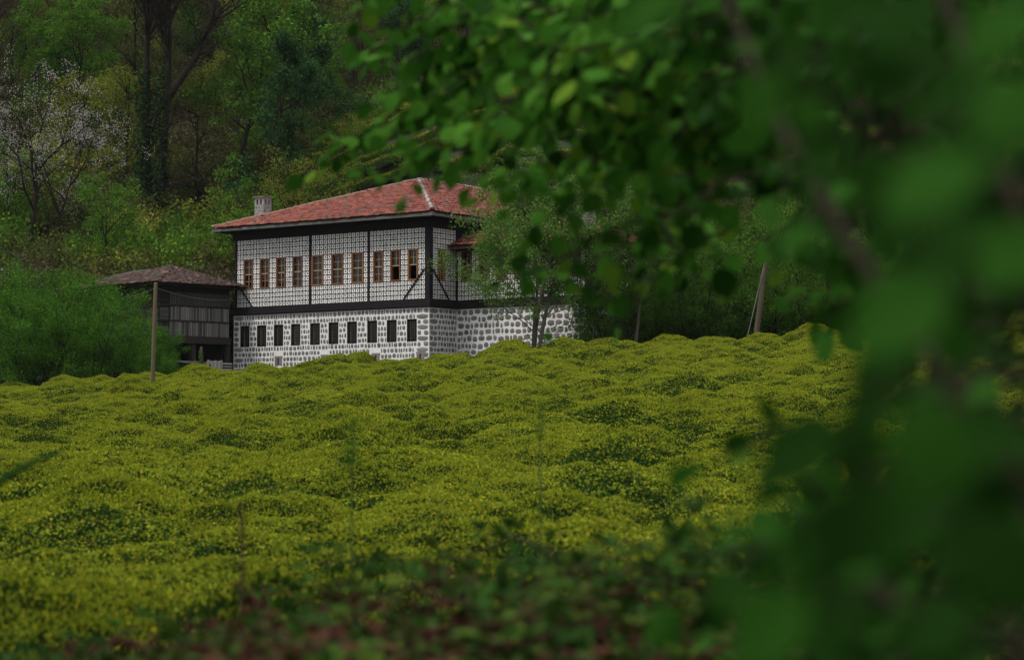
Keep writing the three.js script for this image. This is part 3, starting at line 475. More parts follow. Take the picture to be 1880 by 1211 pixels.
  hero(T(61, { height: 17, radius: 0.28, reach: 4.6, leaves: 9000, leaf: 0.26, clump: 0.8, palette: P.dark.concat(P.fresh), clear: 0.2 }), 'broadleaf_tree', 'dense round dark green tree high on the hillside above the chimney', on(500, 205), 1);
  hero(T(62, { height: 15, radius: 0.2, reach: 2.6, leaves: 5200, leaf: 0.2, clump: 0.6, palette: P.yellow, clear: 0.3, angle: [0.55, 0.6, 0.7], profile: vase }), 'poplar_tree', 'slim yellow green tree with dark trunk on the hillside above the mansion roof', on(535, 176), 1);
  hero(T(63, { height: 5.5, radius: 0.1, reach: 2.6, leaves: 5200, leaf: 0.13, clump: 0.4, palette: P.yellow, clear: 0.15, stems: [[0, 0, -0.15, 1, 0], [0.3, 0, 0.3, 1, 0.1, 0.9], [-0.3, 0.1, -0.35, 1, 0, 0.8]] }), 'young_tree', 'yellow green bushy young tree right behind the mansion roof', on(565, 146), 1);
  hero(T(64, { height: 6.5, radius: 0.12, reach: 2.6, leaves: 5600, leaf: 0.14, clump: 0.45, palette: P.fresh, clear: 0.12 }), 'broadleaf_tree', 'fresh green small tree beside the left eave of the mansion', on(415, 138), 1);
  hero(T(65, { height: 6.8, radius: 0.13, reach: 2.4, leaves: 5000, leaf: 0.15, clump: 0.5, palette: P.fresh, clear: 0.15 }), 'broadleaf_tree', 'bright green small tree with dark clumps behind the barn', on(195, 136), 1);
  hero(T(66, { height: 8.5, radius: 0.16, reach: 3, leaves: 4200, leaf: 0.16, clump: 0.6, palette: P.yellow.concat(P.olive), clear: 0.15 }), 'young_tree', 'yellowish tree around the foot of the tall ivy clad tree', on(222, 158), 1);
  hero(T(67, { height: 9, radius: 0.16, reach: 3, leaves: 4600, leaf: 0.15, clump: 0.55, palette: P.olive.concat(P.yellow), clear: 0.1 }), 'young_tree', 'olive bushy tree between the tall ivy clad tree and the mansion', on(352, 157), 1);
  hero(T(68, { height: 8, radius: 0.16, reach: 3, leaves: 5600, leaf: 0.16, clump: 0.55, palette: P.fresh, clear: 0.1 }), 'broadleaf_tree', 'broad green tree at the left edge under the blossom', on(15, 146), 1);
  hero(T(69, { height: 7.5, radius: 0.16, reach: 3, leaves: 5600, leaf: 0.18, clump: 0.6, palette: P.yellow, clear: 0.12 }), 'broadleaf_tree', 'rounded yellow green tree just right of the blossom tree', on(135, 160), 1);
  // the tall ivy clad tree with two trunks
  {
    const p = on(268, 152), g = makeTree({ seed: 71, bark, height: 19.5, radius: 0.46, levels: 4, kids: [18, 9, 6, 4], angle: [0.5, 0.5, 0.6, 0.6], clear: 0.6, reach: 5.2, profile: (f) => 1.05 - 0.35 * f, ratio: 0.5, lift: 0.13, stems: [[-0.35, 0, 0.0, 1, 0], [0.75, 0.2, 0.015, 1, 0, 0.93, 0.8]], wobble: 0.03, leaves: 0, palette: P.brown, leaf: 0.1, clump: 0.3, ivy: 5000, ivyTop: 12 });
    const o = plant(['trunk', 'ivy'], g, 'bare_tree', 'tall dark bare tree with twin ivy clad trunks behind the barn', 'tree', p, 0, [1, 1, 1]);
    const b = new MB(), r2 = RNG(8), limb = (pts, rad) => { b.tube(pts, pts.map((_, i) => rad * (1 - 0.75 * i / (pts.length - 1))), 7, bark); };
    const sprout = (q, d, len, rad, lvl) => { const pts = [q.clone()], dd = d.clone(), c = q.clone(); for (let k = 0; k < 5; k++) { dd.addScaledVector(unit(r2), 0.22).add(V(0, 0.08, 0)).normalize(); c.addScaledVector(dd, len / 5); pts.push(c.clone()); } limb(pts, rad); if (lvl < 2) for (let k = 0; k < 5; k++) sprout(pts[1 + Math.floor(r2() * 5)], dd.clone().add(unit(r2).multiplyScalar(0.9)).normalize(), len * 0.55, rad * 0.5, lvl + 1); };
    const main = [V(0.8, 9.2, 0), V(2.0, 10.9, 0.2), V(3.4, 13.0, 0.2), V(4.4, 15.4, 0.1), V(4.9, 18, 0)]; limb(main, 0.34); for (let k = 0; k < 9; k++) { const q = main[2 + k % 3]; sprout(q, V(0.5 + r2() * 0.5, 0.5, r2() - 0.5).normalize(), 2.6, 0.09, 0); }
    for (let k = 0; k < 16; k++) { const y = 1.5 + r2() * 8, a = r2() * 6.28; sprout(V(0.2, y, 0), V(Math.cos(a), 0.25, Math.sin(a) * 0.6).normalize(), 2.6 + r2() * 1.6, 0.07, 1); }
    mesh('limb', b.geo(true), barkMat, o);
  }
  // blossom tree on the left
  {
    const g = makeTree({ seed: 81, bark, height: 9.5, radius: 0.26, levels: 4, kids: [9, 6, 4, 3], angle: [0.85, 0.8, 0.7, 0.7], clear: 0.35, reach: 5, profile: dome, ratio: 0.55, leaves: 6500, leaf: 0.09, clump: 0.3, palette: P.blossom, stems: [[0, 0, 0.03, 1, 0], [0.2, 0, 0.4, 1, 0, 0.85, 0.7]], flat: 1 });
    plant(['trunk', 'blossom'], g, 'blossom_tree', 'pale pink blossoming fruit tree at the left edge behind the hazel bushes', 'tree', on(45, 141), 0.6, [1, 1.05, 1]);
  }
  // undergrowth on the slope
  {
    const g = makeTree({ seed: 91, bark, height: 1.6, radius: 0.03, levels: 2, kids: [7, 4], angle: [0.9, 0.8], clear: 0.05, reach: 1.4, profile: dome, leaves: 900, leaf: 0.17, clump: 0.4, palette: [[1, 1, 1]], stems: [[0, 0, 0, 1, 0], [0.3, 0.2, 0.5, 1, 0.2], [-0.3, 0, -0.5, 1, -0.3]] });
    const spots = [], tone = []; for (let k = 0; k < 6400 && spots.length < 3200; k++) { const d = 129 + Math.pow(r(), 1.5) * 130, x = (r() * 2 - 1) * (0.25 * d + 3); if (d < 133 + 0.12 * x) continue; const spur = x > -17 + (d - 150) * 0.12 && d > 146 && d < 172; if (spur && r() < 0.5) continue; const z = spur ? 0.6 : fbm(x * 0.11, d * 0.09 + 4), s = spur ? 0.45 + r() * 0.35 : 0.7 + r() * 0.9; spots.push(new THREE.Matrix4().compose(V(x, ground(x, d) - 0.1, -d), new THREE.Quaternion().setFromAxisAngle(V(0, 1, 0), r() * 6.28), V(s, s, s))); const c = tint(z < 0.42 ? P.brown[k % 3] : z < 0.55 ? P.olive[k % 3] : k % 4 ? P.fresh[k % 3] : P.yellow[k % 3], r); tone.push(col(...c)); }
    const m = mergeGeometries([g.leaves]); const im = new THREE.InstancedMesh(m, crownMat, spots.length); spots.forEach((q, i) => { im.setMatrixAt(i, q); im.setColorAt(i, tone[i]); }); im.name = 'undergrowth'; im.castShadow = im.receiveShadow = true; im.userData = { kind: 'stuff', label: 'mixed green and brown undergrowth covering the hillside', category: 'undergrowth' }; scene.add(im);
  }
  // tea terraces on the spur behind the mansion: one long hedge per terrace
  {
    const kinds2 = [101, 102, 103].map((s) => { const q = RNG(s), L = new MB(), C = new MB(), N = 24, len = 5.5; const w = (t) => 0.5 + 0.65 * noise(t * 4 + s * 7, 2), zo = (t) => (noise(t * 3 + s * 5, 9) - 0.5) * 0.8, id = [];
      for (let i = 0; i <= N; i++) for (let j = 0; j <= 8; j++) { const a = Math.PI * j / 8, t = i / N; id.push(C.v((t - 0.5) * len, Math.sin(a) * 0.75 * w(t) - 0.1, Math.cos(a) * w(t) + zo(t), 0.016, 0.022, 0.007)); }
      for (let i = 0; i < N; i++) for (let j = 0; j < 8; j++) C.quad(id[i * 9 + j], id[i * 9 + j + 1], id[i * 9 + 10 + j], id[i * 9 + 9 + j]);
      for (let k = 0; k < 3600; k++) { const t = q(), a = Math.PI * q(), ww = w(t) * 1.06, x = (t - 0.5) * len, y = Math.sin(a) * 0.8 * w(t) - 0.1, z = Math.cos(a) * ww + zo(t), n = V(0, Math.sin(a), Math.cos(a)), shoot = a > 0.7 && a < 2.4 && q() < 0.75; L.leaf(x, y, z, unit(q).addScaledVector(n, 0.7).normalize(), unit(q).multiplyScalar(0.8).add(n).normalize(), 0.1 + q() * 0.05, 0.06, tint(shoot ? [0.26, 0.3, 0.02] : [0.05, 0.1, 0.015], q)); }
      return [C.geo(true), L.geo()]; });
    let k = 0;
    for (let row = 0; row < 15; row++) for (let c = 0; c < 9; c++) {
      const d = 143 + row * 1.5 + (r() - 0.5) * 1.4, x = -22 + row * 0.5 + c * 5.1 + r() * 0.8, y = (ground(x - 2.5, d) + ground(x + 2.5, d)) / 2 - 0.15, o = thing('tea_hedge', 'long clipped tea hedge on the terraced slope behind the mansion', 'tea hedge', V(x, y, -d), 0, 'tea hedges terraced up the slope');
      const [a, b] = kinds2[(k++) % 3]; mesh('twig_mass', a, barkMat, o); mesh('leaves', b, teaLeaf, o); o.rotation.z = Math.atan2(ground(x + 2.5, d) - ground(x - 2.5, d), 5); o.rotation.y = (r() - 0.5) * 0.3; o.scale.set(1, 0.8 + r() * 0.5, 0.85 + r() * 0.3);
    }
  }
}
// ---------------------------------------------------------------- the wooden granary on the left
{
  const SX = 8.8, r = RNG(33), p = V(at(287, 690, 123).x, 3.75, -123), S = 5.2, OV = 0.8, EV = 5.25, turn = Math.PI / 4;
  const o = thing('granary', 'dark weathered timber granary with mossy brown tiled roof left of the mansion', 'barn', p, -turn);   // near corner at the origin, local -x goes left and away, -z right and away
  const grey = [[0.15, 0.145, 0.14], [0.2, 0.19, 0.185], [0.07, 0.066, 0.063], [0.26, 0.25, 0.24]].map((c) => std(...c, 0.95)), dark = std(0.02, 0.016, 0.014, 0.95), brown = std(0.03, 0.023, 0.018, 0.95);
  for (const [x, z] of [[-0.12, -0.12], [-SX + 0.12, -0.12], [-0.12, -S + 0.12], [-SX + 0.12, -S + 0.12], [-0.12, -S / 2], [-SX / 2, -0.12]]) mesh('post', boxes([[x - 0.13, x + 0.13, -1, 2.0, z - 0.13, z + 0.13]]), brown, o);
  mesh('floor_beam', boxes([[-SX, 0.1, 1.9, 2.25, -0.3, 0.1], [-0.3, 0.1, 1.9, 2.25, -S, -0.302], [-SX, -0.302, 2.0, 2.2, -S, -0.302]]), brown, o);
  mesh('wall', boxes([[-SX + 0.02, -0.02, 2.25, EV, -0.2, -0.12], [-0.2, -0.12, 2.25, EV, -S, -0.2], [-SX, -SX + 0.1, 2.25, EV, -S, -0.2], [-SX, -0.2, 2.25, EV, -S, -S + 0.1]]), dark, o);
  // back wall of the open undercroft
  mesh('cellar_wall', boxes([[-SX, -0.4, -1, 1.9, -S + 0.1, -S + 0.3], [-SX + 0.1, -SX + 0.3, -1, 1.9, -S + 0.3, -0.4]]), dark, o);
  // upright slats on the right face in three tiers
  for (const [y0, y1] of [[2.32, 3.15], [3.22, 4.02], [4.1, 4.85]]) {
    for (let z = -0.95; z > -S; z -= 0.115) { const w = 0.06 + r() * 0.035, q = mesh('slat', unitBox, y0 > 4 ? grey[2] : grey[[0, 1, 1, 3, 0, 2][Math.floor(r() * 6)]], o); const h = y1 - y0 - r() * 0.06; q.scale.set(0.025, h, w); q.position.set(-0.06 + r() * 0.012, y0 + h / 2, z); }
    mesh('rail', boxes([[-0.1, 0.0, y0 - 0.09, y0 - 0.01, -S, -0.02]]), brown, o);
  }
  // wide boards on the left face and round the near corner
  for (let y = 2.3; y < 4.9; y += 0.27) { const b = mesh('board', unitBox, [dark, brown, grey[2]][Math.floor(r() * 3)], o); b.scale.set(SX - 0.1, 0.24, 0.04); b.position.set(-SX / 2, y + 0.13, -0.1 + r() * 0.015); const c = mesh('board', unitBox, [dark, brown, grey[2]][Math.floor(r() * 3)], o); c.scale.set(0.04, 0.24, 0.8); c.position.set(-0.1 + r() * 0.015, y + 0.13, -0.44); }
  // hip roof
  const A = V(OV, EV, OV), B = V(OV, EV, -S - OV), C = V(-SX - OV, EV, -S - OV), D = V(-SX - OV, EV, OV), T1 = V(-S / 2 + 0.3, EV + 1.2, -S / 2 + 0.1), T2 = V(-SX + S / 2 - 0.2, EV + 1.2, -S / 2 - 0.1);
  const b = new MB(), id = [A, B, C, D, T1, T2].map((q) => b.v(q.x, q.y, q.z, 0.04, 0.028, 0.022)); for (const [i, j, k] of [[0, 1, 4], [1, 2, 5], [1, 5, 4], [2, 3, 5], [3, 0, 4], [3, 4, 5]]) b.tri(id[i], id[j], id[k]);
  const roof = mesh('roof', b.geo(), vcol(0.95), o);
  const t = new MB(), c4 = [[0.045, 0.022, 0.017], [0.065, 0.032, 0.024], [0.03, 0.023, 0.018], [0.13, 0.08, 0.065], [0.035, 0.038, 0.02]];
  for (const [P0, P1, Tp] of [[A, B, T1], [D, A, T1]]) {
    const e = V().subVectors(P1, P0), L = e.length(); e.normalize(); const n = V().crossVectors(e, V().subVectors(Tp, P0)).normalize(), s = V().crossVectors(n, e), H = V().subVectors(Tp, P0).dot(s), U = V().subVectors(Tp, P0).dot(e);
    for (let v = -0.05; v < H; v += 0.3) for (let u = U * v / H; u < L - (L - U) * v / H; u += 0.2) { const du = (r() - 0.5) * 0.05, dv = (r() - 0.5) * 0.12, cc = tint(c4[Math.floor(r() * r() * 5)], r, 0.6), up = 0.03 + r() * 0.05, k = [];
      for (const [vv, ww, hh] of [[v + dv, 0.11, up], [v + dv + 0.36, 0.09, 0.01]]) for (let q = 0; q < 4; q++) { const a = Math.PI * q / 3, pt = P0.clone().addScaledVector(e, u + 0.1 + du - Math.cos(a) * ww).addScaledVector(s, vv).addScaledVector(n, hh + Math.sin(a) * 0.06); k.push(t.v(pt.x, pt.y, pt.z, ...cc)); }
      for (let q = 0; q < 3; q++) t.quad(k[q], k[q + 1], k[5 + q], k[4 + q]); t.tri(k[0], k[2], k[1]); t.tri(k[0], k[3], k[2]); }
  }
  mesh('roof_tiles', t.geo(true), vcol(0.95), roof).userData.kind = 'stuff';
  mesh('soffit', boxes([[-SX - OV + 0.05, OV - 0.05, EV - 0.09, EV - 0.05, -S - OV + 0.05, OV - 0.05]]), dark, roof);
}
// ---------------------------------------------------------------- yard clutter under the granary
{
  const w = std(0.2, 0.19, 0.175, 0.95), w2 = std(0.12, 0.11, 0.1, 0.95), d = 117;
  const bg = (pts, wd, th, m, name, label, cat) => { const a = at(pts[0], pts[1], d), b = at(pts[2], pts[3], d); const c = a.clone(); const o = thing(name, label, cat, c); mesh('board', bar(V(0, 0, 0), b.sub(a), wd, th), m, o); return o; };
  bg([368, 702, 369, 636], 0.13, 0.13, std(0.09, 0.075, 0.05), 'wooden_post', 'vine grown wooden post under the granary', 'post');
  bg([369, 694, 384, 661], 0.2, 0.05, w, 'leaning_plank', 'pale plank leaning to the right beside the vine grown post', 'plank');
  bg([340, 690, 366, 668], 0.12, 0.05, w2, 'leaning_plank', 'thin weathered plank leaning to the left of the vine grown post', 'plank');
  { const o = thing('rail_fence', 'weathered rail crossing the open space under the granary', 'fence', at(310, 700, 117.6)); mesh('rail', bar(V(0, 1.13, 0), V(2.3, 0.98, 0), 0.1, 0.06), w2, o); mesh('post', boxes([[0.2, 0.3, -0.3, 1.2, -0.1, -0.04]]), w2, o); mesh('post', boxes([[1.35, 1.45, -0.3, 1.15, -0.1, -0.04]]), w2, o); }
  { const o = thing('board_panel', 'upright panel of pale grey boards leaning by the mansion wall', 'board panel', at(386, 700, 116.6)); for (let k = 0; k < 6; k++) { const m = mesh('board', unitBox, k % 2 ? w : std(0.24, 0.23, 0.21), o); m.scale.set(0.095, 1.0 + (k % 3) * 0.04, 0.03); m.position.set(0.06 + k * 0.105, 0.6, -0.02 * (k % 2)); } }
  { const o = thing('slat_gate', 'low gate of horizontal grey slats against the mansion corner', 'gate', at(405, 700, 116.9)); for (let k = 0; k < 5; k++) { const m = mesh('slat', unitBox, k % 2 ? w2 : w, o); m.scale.set(0.62, 0.09, 0.035); m.position.set(0.3, 0.32 + k * 0.16, 0); m.rotation.z = -0.05; } mesh('post', boxes([[0.0, 0.07, -0.2, 1.1, -0.08, -0.02]]), w2, o); }
  { const o = thing('white_sack', 'crumpled whitish sack lying under the granary', 'sack', at(336, 688, 117.2)); const g = new THREE.IcosahedronGeometry(0.26, 2), q = g.attributes.position; for (let i = 0; i < q.count; i++) { const k = 0.75 + 0.5 * noise(q.getX(i) * 9 + 4, q.getY(i) * 9 + q.getZ(i) * 7); q.setXYZ(i, q.getX(i) * k * 1.5, q.getY(i) * k, q.getZ(i) * k); } g.computeVertexNormals(); mesh('sack_body', g, std(0.5, 0.5, 0.55), o); const k = mesh('knotted_neck', new THREE.ConeGeometry(0.09, 0.22, 7), std(0.45, 0.45, 0.5), o); k.position.set(0.12, 0.25, 0); k.rotation.z = -0.5; }
  // vine on the post
  { const q = RNG(4), L = new MB(), base = at(368, 698, d); for (let k = 0; k < 260; k++) { const y = q() * 1.6, a = q() * 6.28; L.leaf(Math.cos(a) * 0.12, y, Math.sin(a) * 0.12, unit(q), V(Math.cos(a), 0.3, Math.sin(a)).normalize(), 0.09, 0.07, tint([0.06, 0.12, 0.02], q)); } const o = thing('climbing_vine', 'small green vine climbing the post under the granary', 'vine', base); mesh('leaves', L.geo(), crownMat, o); mesh('stem', tubeGeo([V(0.08, 0, 0.08), V(-0.08, 0.8, 0.08), V(0.06, 1.6, 0.06)], [0.015, 0.012, 0.008], 4), woodMid, o); }
}
// ---------------------------------------------------------------- poles and wires
{
  const wood = std(0.1, 0.08, 0.04, 0.9);
  const d = 104, a = at(279, 706, d), b = at(285.5, 520, d), o = thing('wire_pole', 'slender weathered wooden pole in front of the granary', 'pole', a);
  mesh('shaft', tubeGeo([V(0, -0.6, 0), b.clone().sub(a).multiplyScalar(0.5), b.clone().sub(a)], [0.105, 0.1, 0.095], 9), wood, o); mesh('top', new THREE.CylinderGeometry(0.06, 0.095, 0.05, 9).translate(...b.clone().sub(a).add(V(0, 0.02, 0)).toArray()), wood, o);
  const sag = (q0, q1, s) => { const pts = []; for (let k = 0; k <= 14; k++) { const t = k / 14, p = q0.clone().lerp(q1, t).sub(a); p.y -= s * 4 * t * (1 - t); pts.push(p); } return tubeGeo(pts, pts.map(() => 0.012), 4); };
  const wm = std(0.06, 0.06, 0.055, 0.6); mesh('wire', sag(b.clone().add(V(0, -0.2, 0)), at(205, 548, 121), 0.12), wm, o); mesh('wire', sag(b.clone().add(V(0, -0.2, 0)), at(429, 549, 127), 0.25), wm, o);
  const e = 111, c = at(1385, 622, e), f = at(1412, 440, e), l = thing('leaning_pole', 'leaning brown wooden pole at the right edge of the tea field', 'pole', c);
  mesh('shaft', tubeGeo([V(0, -0.5, 0), f.clone().sub(c)], [0.15, 0.11], 9), std(0.085, 0.06, 0.04, 0.9), l); mesh('stay_wire', tubeGeo([at(1371, 624, e - 0.4).sub(c), f.clone().sub(c).multiplyScalar(0.85)], [0.014, 0.014], 4), std(0.25, 0.25, 0.24, 0.5), l);
}
// ---------------------------------------------------------------- low stone wall on the slope, far left
{
  const r = RNG(90), p = at(-12, 506, 134), o = thing('field_wall', 'low pale dry stone wall behind the hazel bushes at far left', 'wall', p); const core = mesh('wall_core', boxes([[0, 3.9, -0.8, 0.42, -0.35, -0.05]]), std(0.18, 0.18, 0.17), o);
  for (let k = 0; k < 3; k++) for (let x = 0; x < 3.9; x += 0.2 + r() * 0.15) { const s = mesh('stone', stoneShapes[Math.floor(r() * 8)], [limeMats[1], stoneMats[4], stoneMats[1]][Math.floor(r() * 3)], o); s.scale.set(0.2 + r() * 0.1, 0.15, 0.08); s.position.set(x + 0.1, 0.02 + k * 0.16 + (r() - 0.5) * 0.04, -0.05); }
}
// ---------------------------------------------------------------- hazel bushes on the left, trees and shrubs round the house
{
  const r = RNG(60), HZ = (seed, o) => makeTree({ seed, bark, height: 4.4, radius: 0.06, levels: 2, kids: [12, 6], angle: [0.75, 0.8], clear: 0.02, low: 1.2, reach: 1.7, profile: (f) => 1 - 0.3 * f, leaves: 13000, leaf: 0.11, clump: 0.42, palette: P.hazel, stems: [[0, 0, 0, 1, 0], [0.3, 0.1, 0.35, 1, 0.1], [-0.3, 0, -0.35, 1, 0.1], [0.1, 0.3, 0.1, 1, 0.4, 0.9], [0, -0.3, -0.1, 1, -0.35], [0.4, 0.2, 0.6, 1, 0.1, 0.75], [-0.4, 0.2, -0.6, 1, 0.2, 0.75]], ...o });
  const kinds = [201, 202, 203].map((s) => HZ(s, { palette: P.left })).concat([204, 205, 206].map((s) => HZ(s, { palette: P.right, leaves: 19000, leaf: 0.105 })));
  const put = (k, pxx, d, s, label, group) => { const x = (pxx - CX) / F * d, o = plant(['stems', 'foliage'], kinds[k], 'hazel_bush', label, 'bush', V(x, ground(x, d) - 0.15, -d), r() * 6.28, [s * 1.05, s, s], group); return o; };
  [[-20, 112, 1.05], [45, 109, 0.98], [110, 112, 1.1], [165, 109, 0.92], [215, 113, 0.9], [60, 116, 1.15], [255, 110, 0.68], [-5, 118, 1.2], [150, 117, 1.1]].forEach(([x, d, s], i, l) => put(i % 3, x, d, s, `large hazel bush, ${fromLeft(l.map((q) => q[0]))[i]} from the left in the thicket before the granary`, 'hazel bushes of the left thicket'));
  put(1, 300, 111, 0.5, 'small hazel bush just right of the slender pole'); put(2, 288, 108.5, 0.42, 'lowest hazel bush at the foot of the slender pole');
  [[1130, 113, 0.85], [1200, 116, 1.15], [1270, 114, 1.1], [1330, 118, 1.3], [1420, 116, 1.25], [1490, 114, 1.1], [1560, 117, 1.3], [1640, 115, 1.2], [1730, 117, 1.3], [1820, 115, 1.3], [1900, 117, 1.3], [1240, 122, 1.6], [1380, 124, 1.7], [1510, 123, 1.7], [1650, 124, 1.8], [1800, 124, 1.8]].forEach(([x, d, s], i, l) => put(3 + i % 3, x, d, s, `dense green bush, ${fromLeft(l.map((q) => q[0]))[i]} from the left in the hedge right of the mansion`, 'bushes right of the mansion'));
  // tree before the wing of the house, several stems
  const pear = makeTree({ seed: 301, bark: greyBark, height: 8.6, radius: 0.13, levels: 3, kids: [12, 6, 4], angle: [0.9, 0.8, 0.8], clear: 0.2, reach: 4.1, profile: (f) => 1.05 - 0.35 * f, ratio: 0.5, leaves: 56000, leaf: 0.125, clump: 0.5, palette: P.pear, stems: [[0, 0, 0.02, 1, 0], [-0.15, 0.1, -0.3, 1, 0.1, 0.92, 0.8], [0.2, 0.1, 0.28, 1, 0.05, 0.9, 0.8], [0.5, -0.1, 0.5, 1, -0.1, 0.7, 0.6]] });
  { const d = 109.5, x = (978 - CX) / F * d; plant(['trunk', 'crown'], pear, 'fruit_tree', 'fresh green fruit tree with several thin trunks before the mansion wing', 'tree', V(x, ground(x, d) - 0.1, -d), 1.2, [1.1, 1, 1.1]); }
  { const d = 112, x = (1100 - CX) / F * d, g = makeTree({ seed: 302, bark: greyBark, height: 7.5, radius: 0.11, levels: 3, kids: [12, 6, 4], angle: [0.8, 0.8, 0.8], clear: 0.3, reach: 2.6, profile: dome, ratio: 0.5, leaves: 18000, leaf: 0.1, clump: 0.42, palette: P.pear.concat(P.hazel) }); plant(['trunk', 'crown'], g, 'fruit_tree', 'second slender fruit tree with single straight trunk right of the mansion', 'tree', V((1165 - CX) / F * d, ground((1165 - CX) / F * d, d) - 0.1, -d), 0.2, [1, 1, 1]); }
  const slope = [['dark', 1150, 140], ['fresh', 1230, 138], ['olive', 1330, 142], ['fresh', 1430, 140], ['fresh', 1540, 141], ['dark', 1650, 140], ['fresh', 1760, 142], ['dark', 1860, 140]], sg = { fresh: HZ(311, { height: 7, reach: 3, leaf: 0.16, clump: 0.6, palette: P.fresh }), dark: HZ(312, { height: 7.5, reach: 3, leaf: 0.16, clump: 0.6, palette: P.hazel }), olive: HZ(313, { height: 6, reach: 2.8, leaves: 5000, leaf: 0.13, clump: 0.5, palette: P.brown }) };
  const slopeOrd = fromLeft(slope.map((q) => q[1])); for (const [k, xx, d] of slope) { const x = (xx - CX) / F * d; plant(['stems', 'foliage'], sg[k], 'slope_shrub', k === 'olive' ? 'brown twiggy shrub on the slope right of the mansion' : `tall green shrub, ${slopeOrd[slope.findIndex((q) => q[1] === xx)]} from the left on the slope right of the mansion`, 'shrub', V(x, ground(x, d) - 0.2, -d), r() * 6, [1, 1, 1], k === 'olive' ? undefined : 'shrubs on the right slope'); }
  { const g = HZ(320, { height: 3.2, reach: 2, leaves: 1400, leaf: 0.1, clump: 0.4, palette: [[0.12, 0.05, 0.035], [0.09, 0.045, 0.03]], kids: [14, 9], bark: [0.07, 0.04, 0.03] }); for (const [xx, d] of [[1080, 140], [1120, 139]]) { const x = (xx - CX) / F * d; plant(['stems', 'foliage'], g, 'dry_shrub', xx < 1100 ? 'reddish brown dry shrub behind the right chimney' : 'reddish brown dry shrub right of the right chimney', 'shrub', V(x, ground(x, d) + 0.2, -d), xx, [1, 1, 1]); } }
}
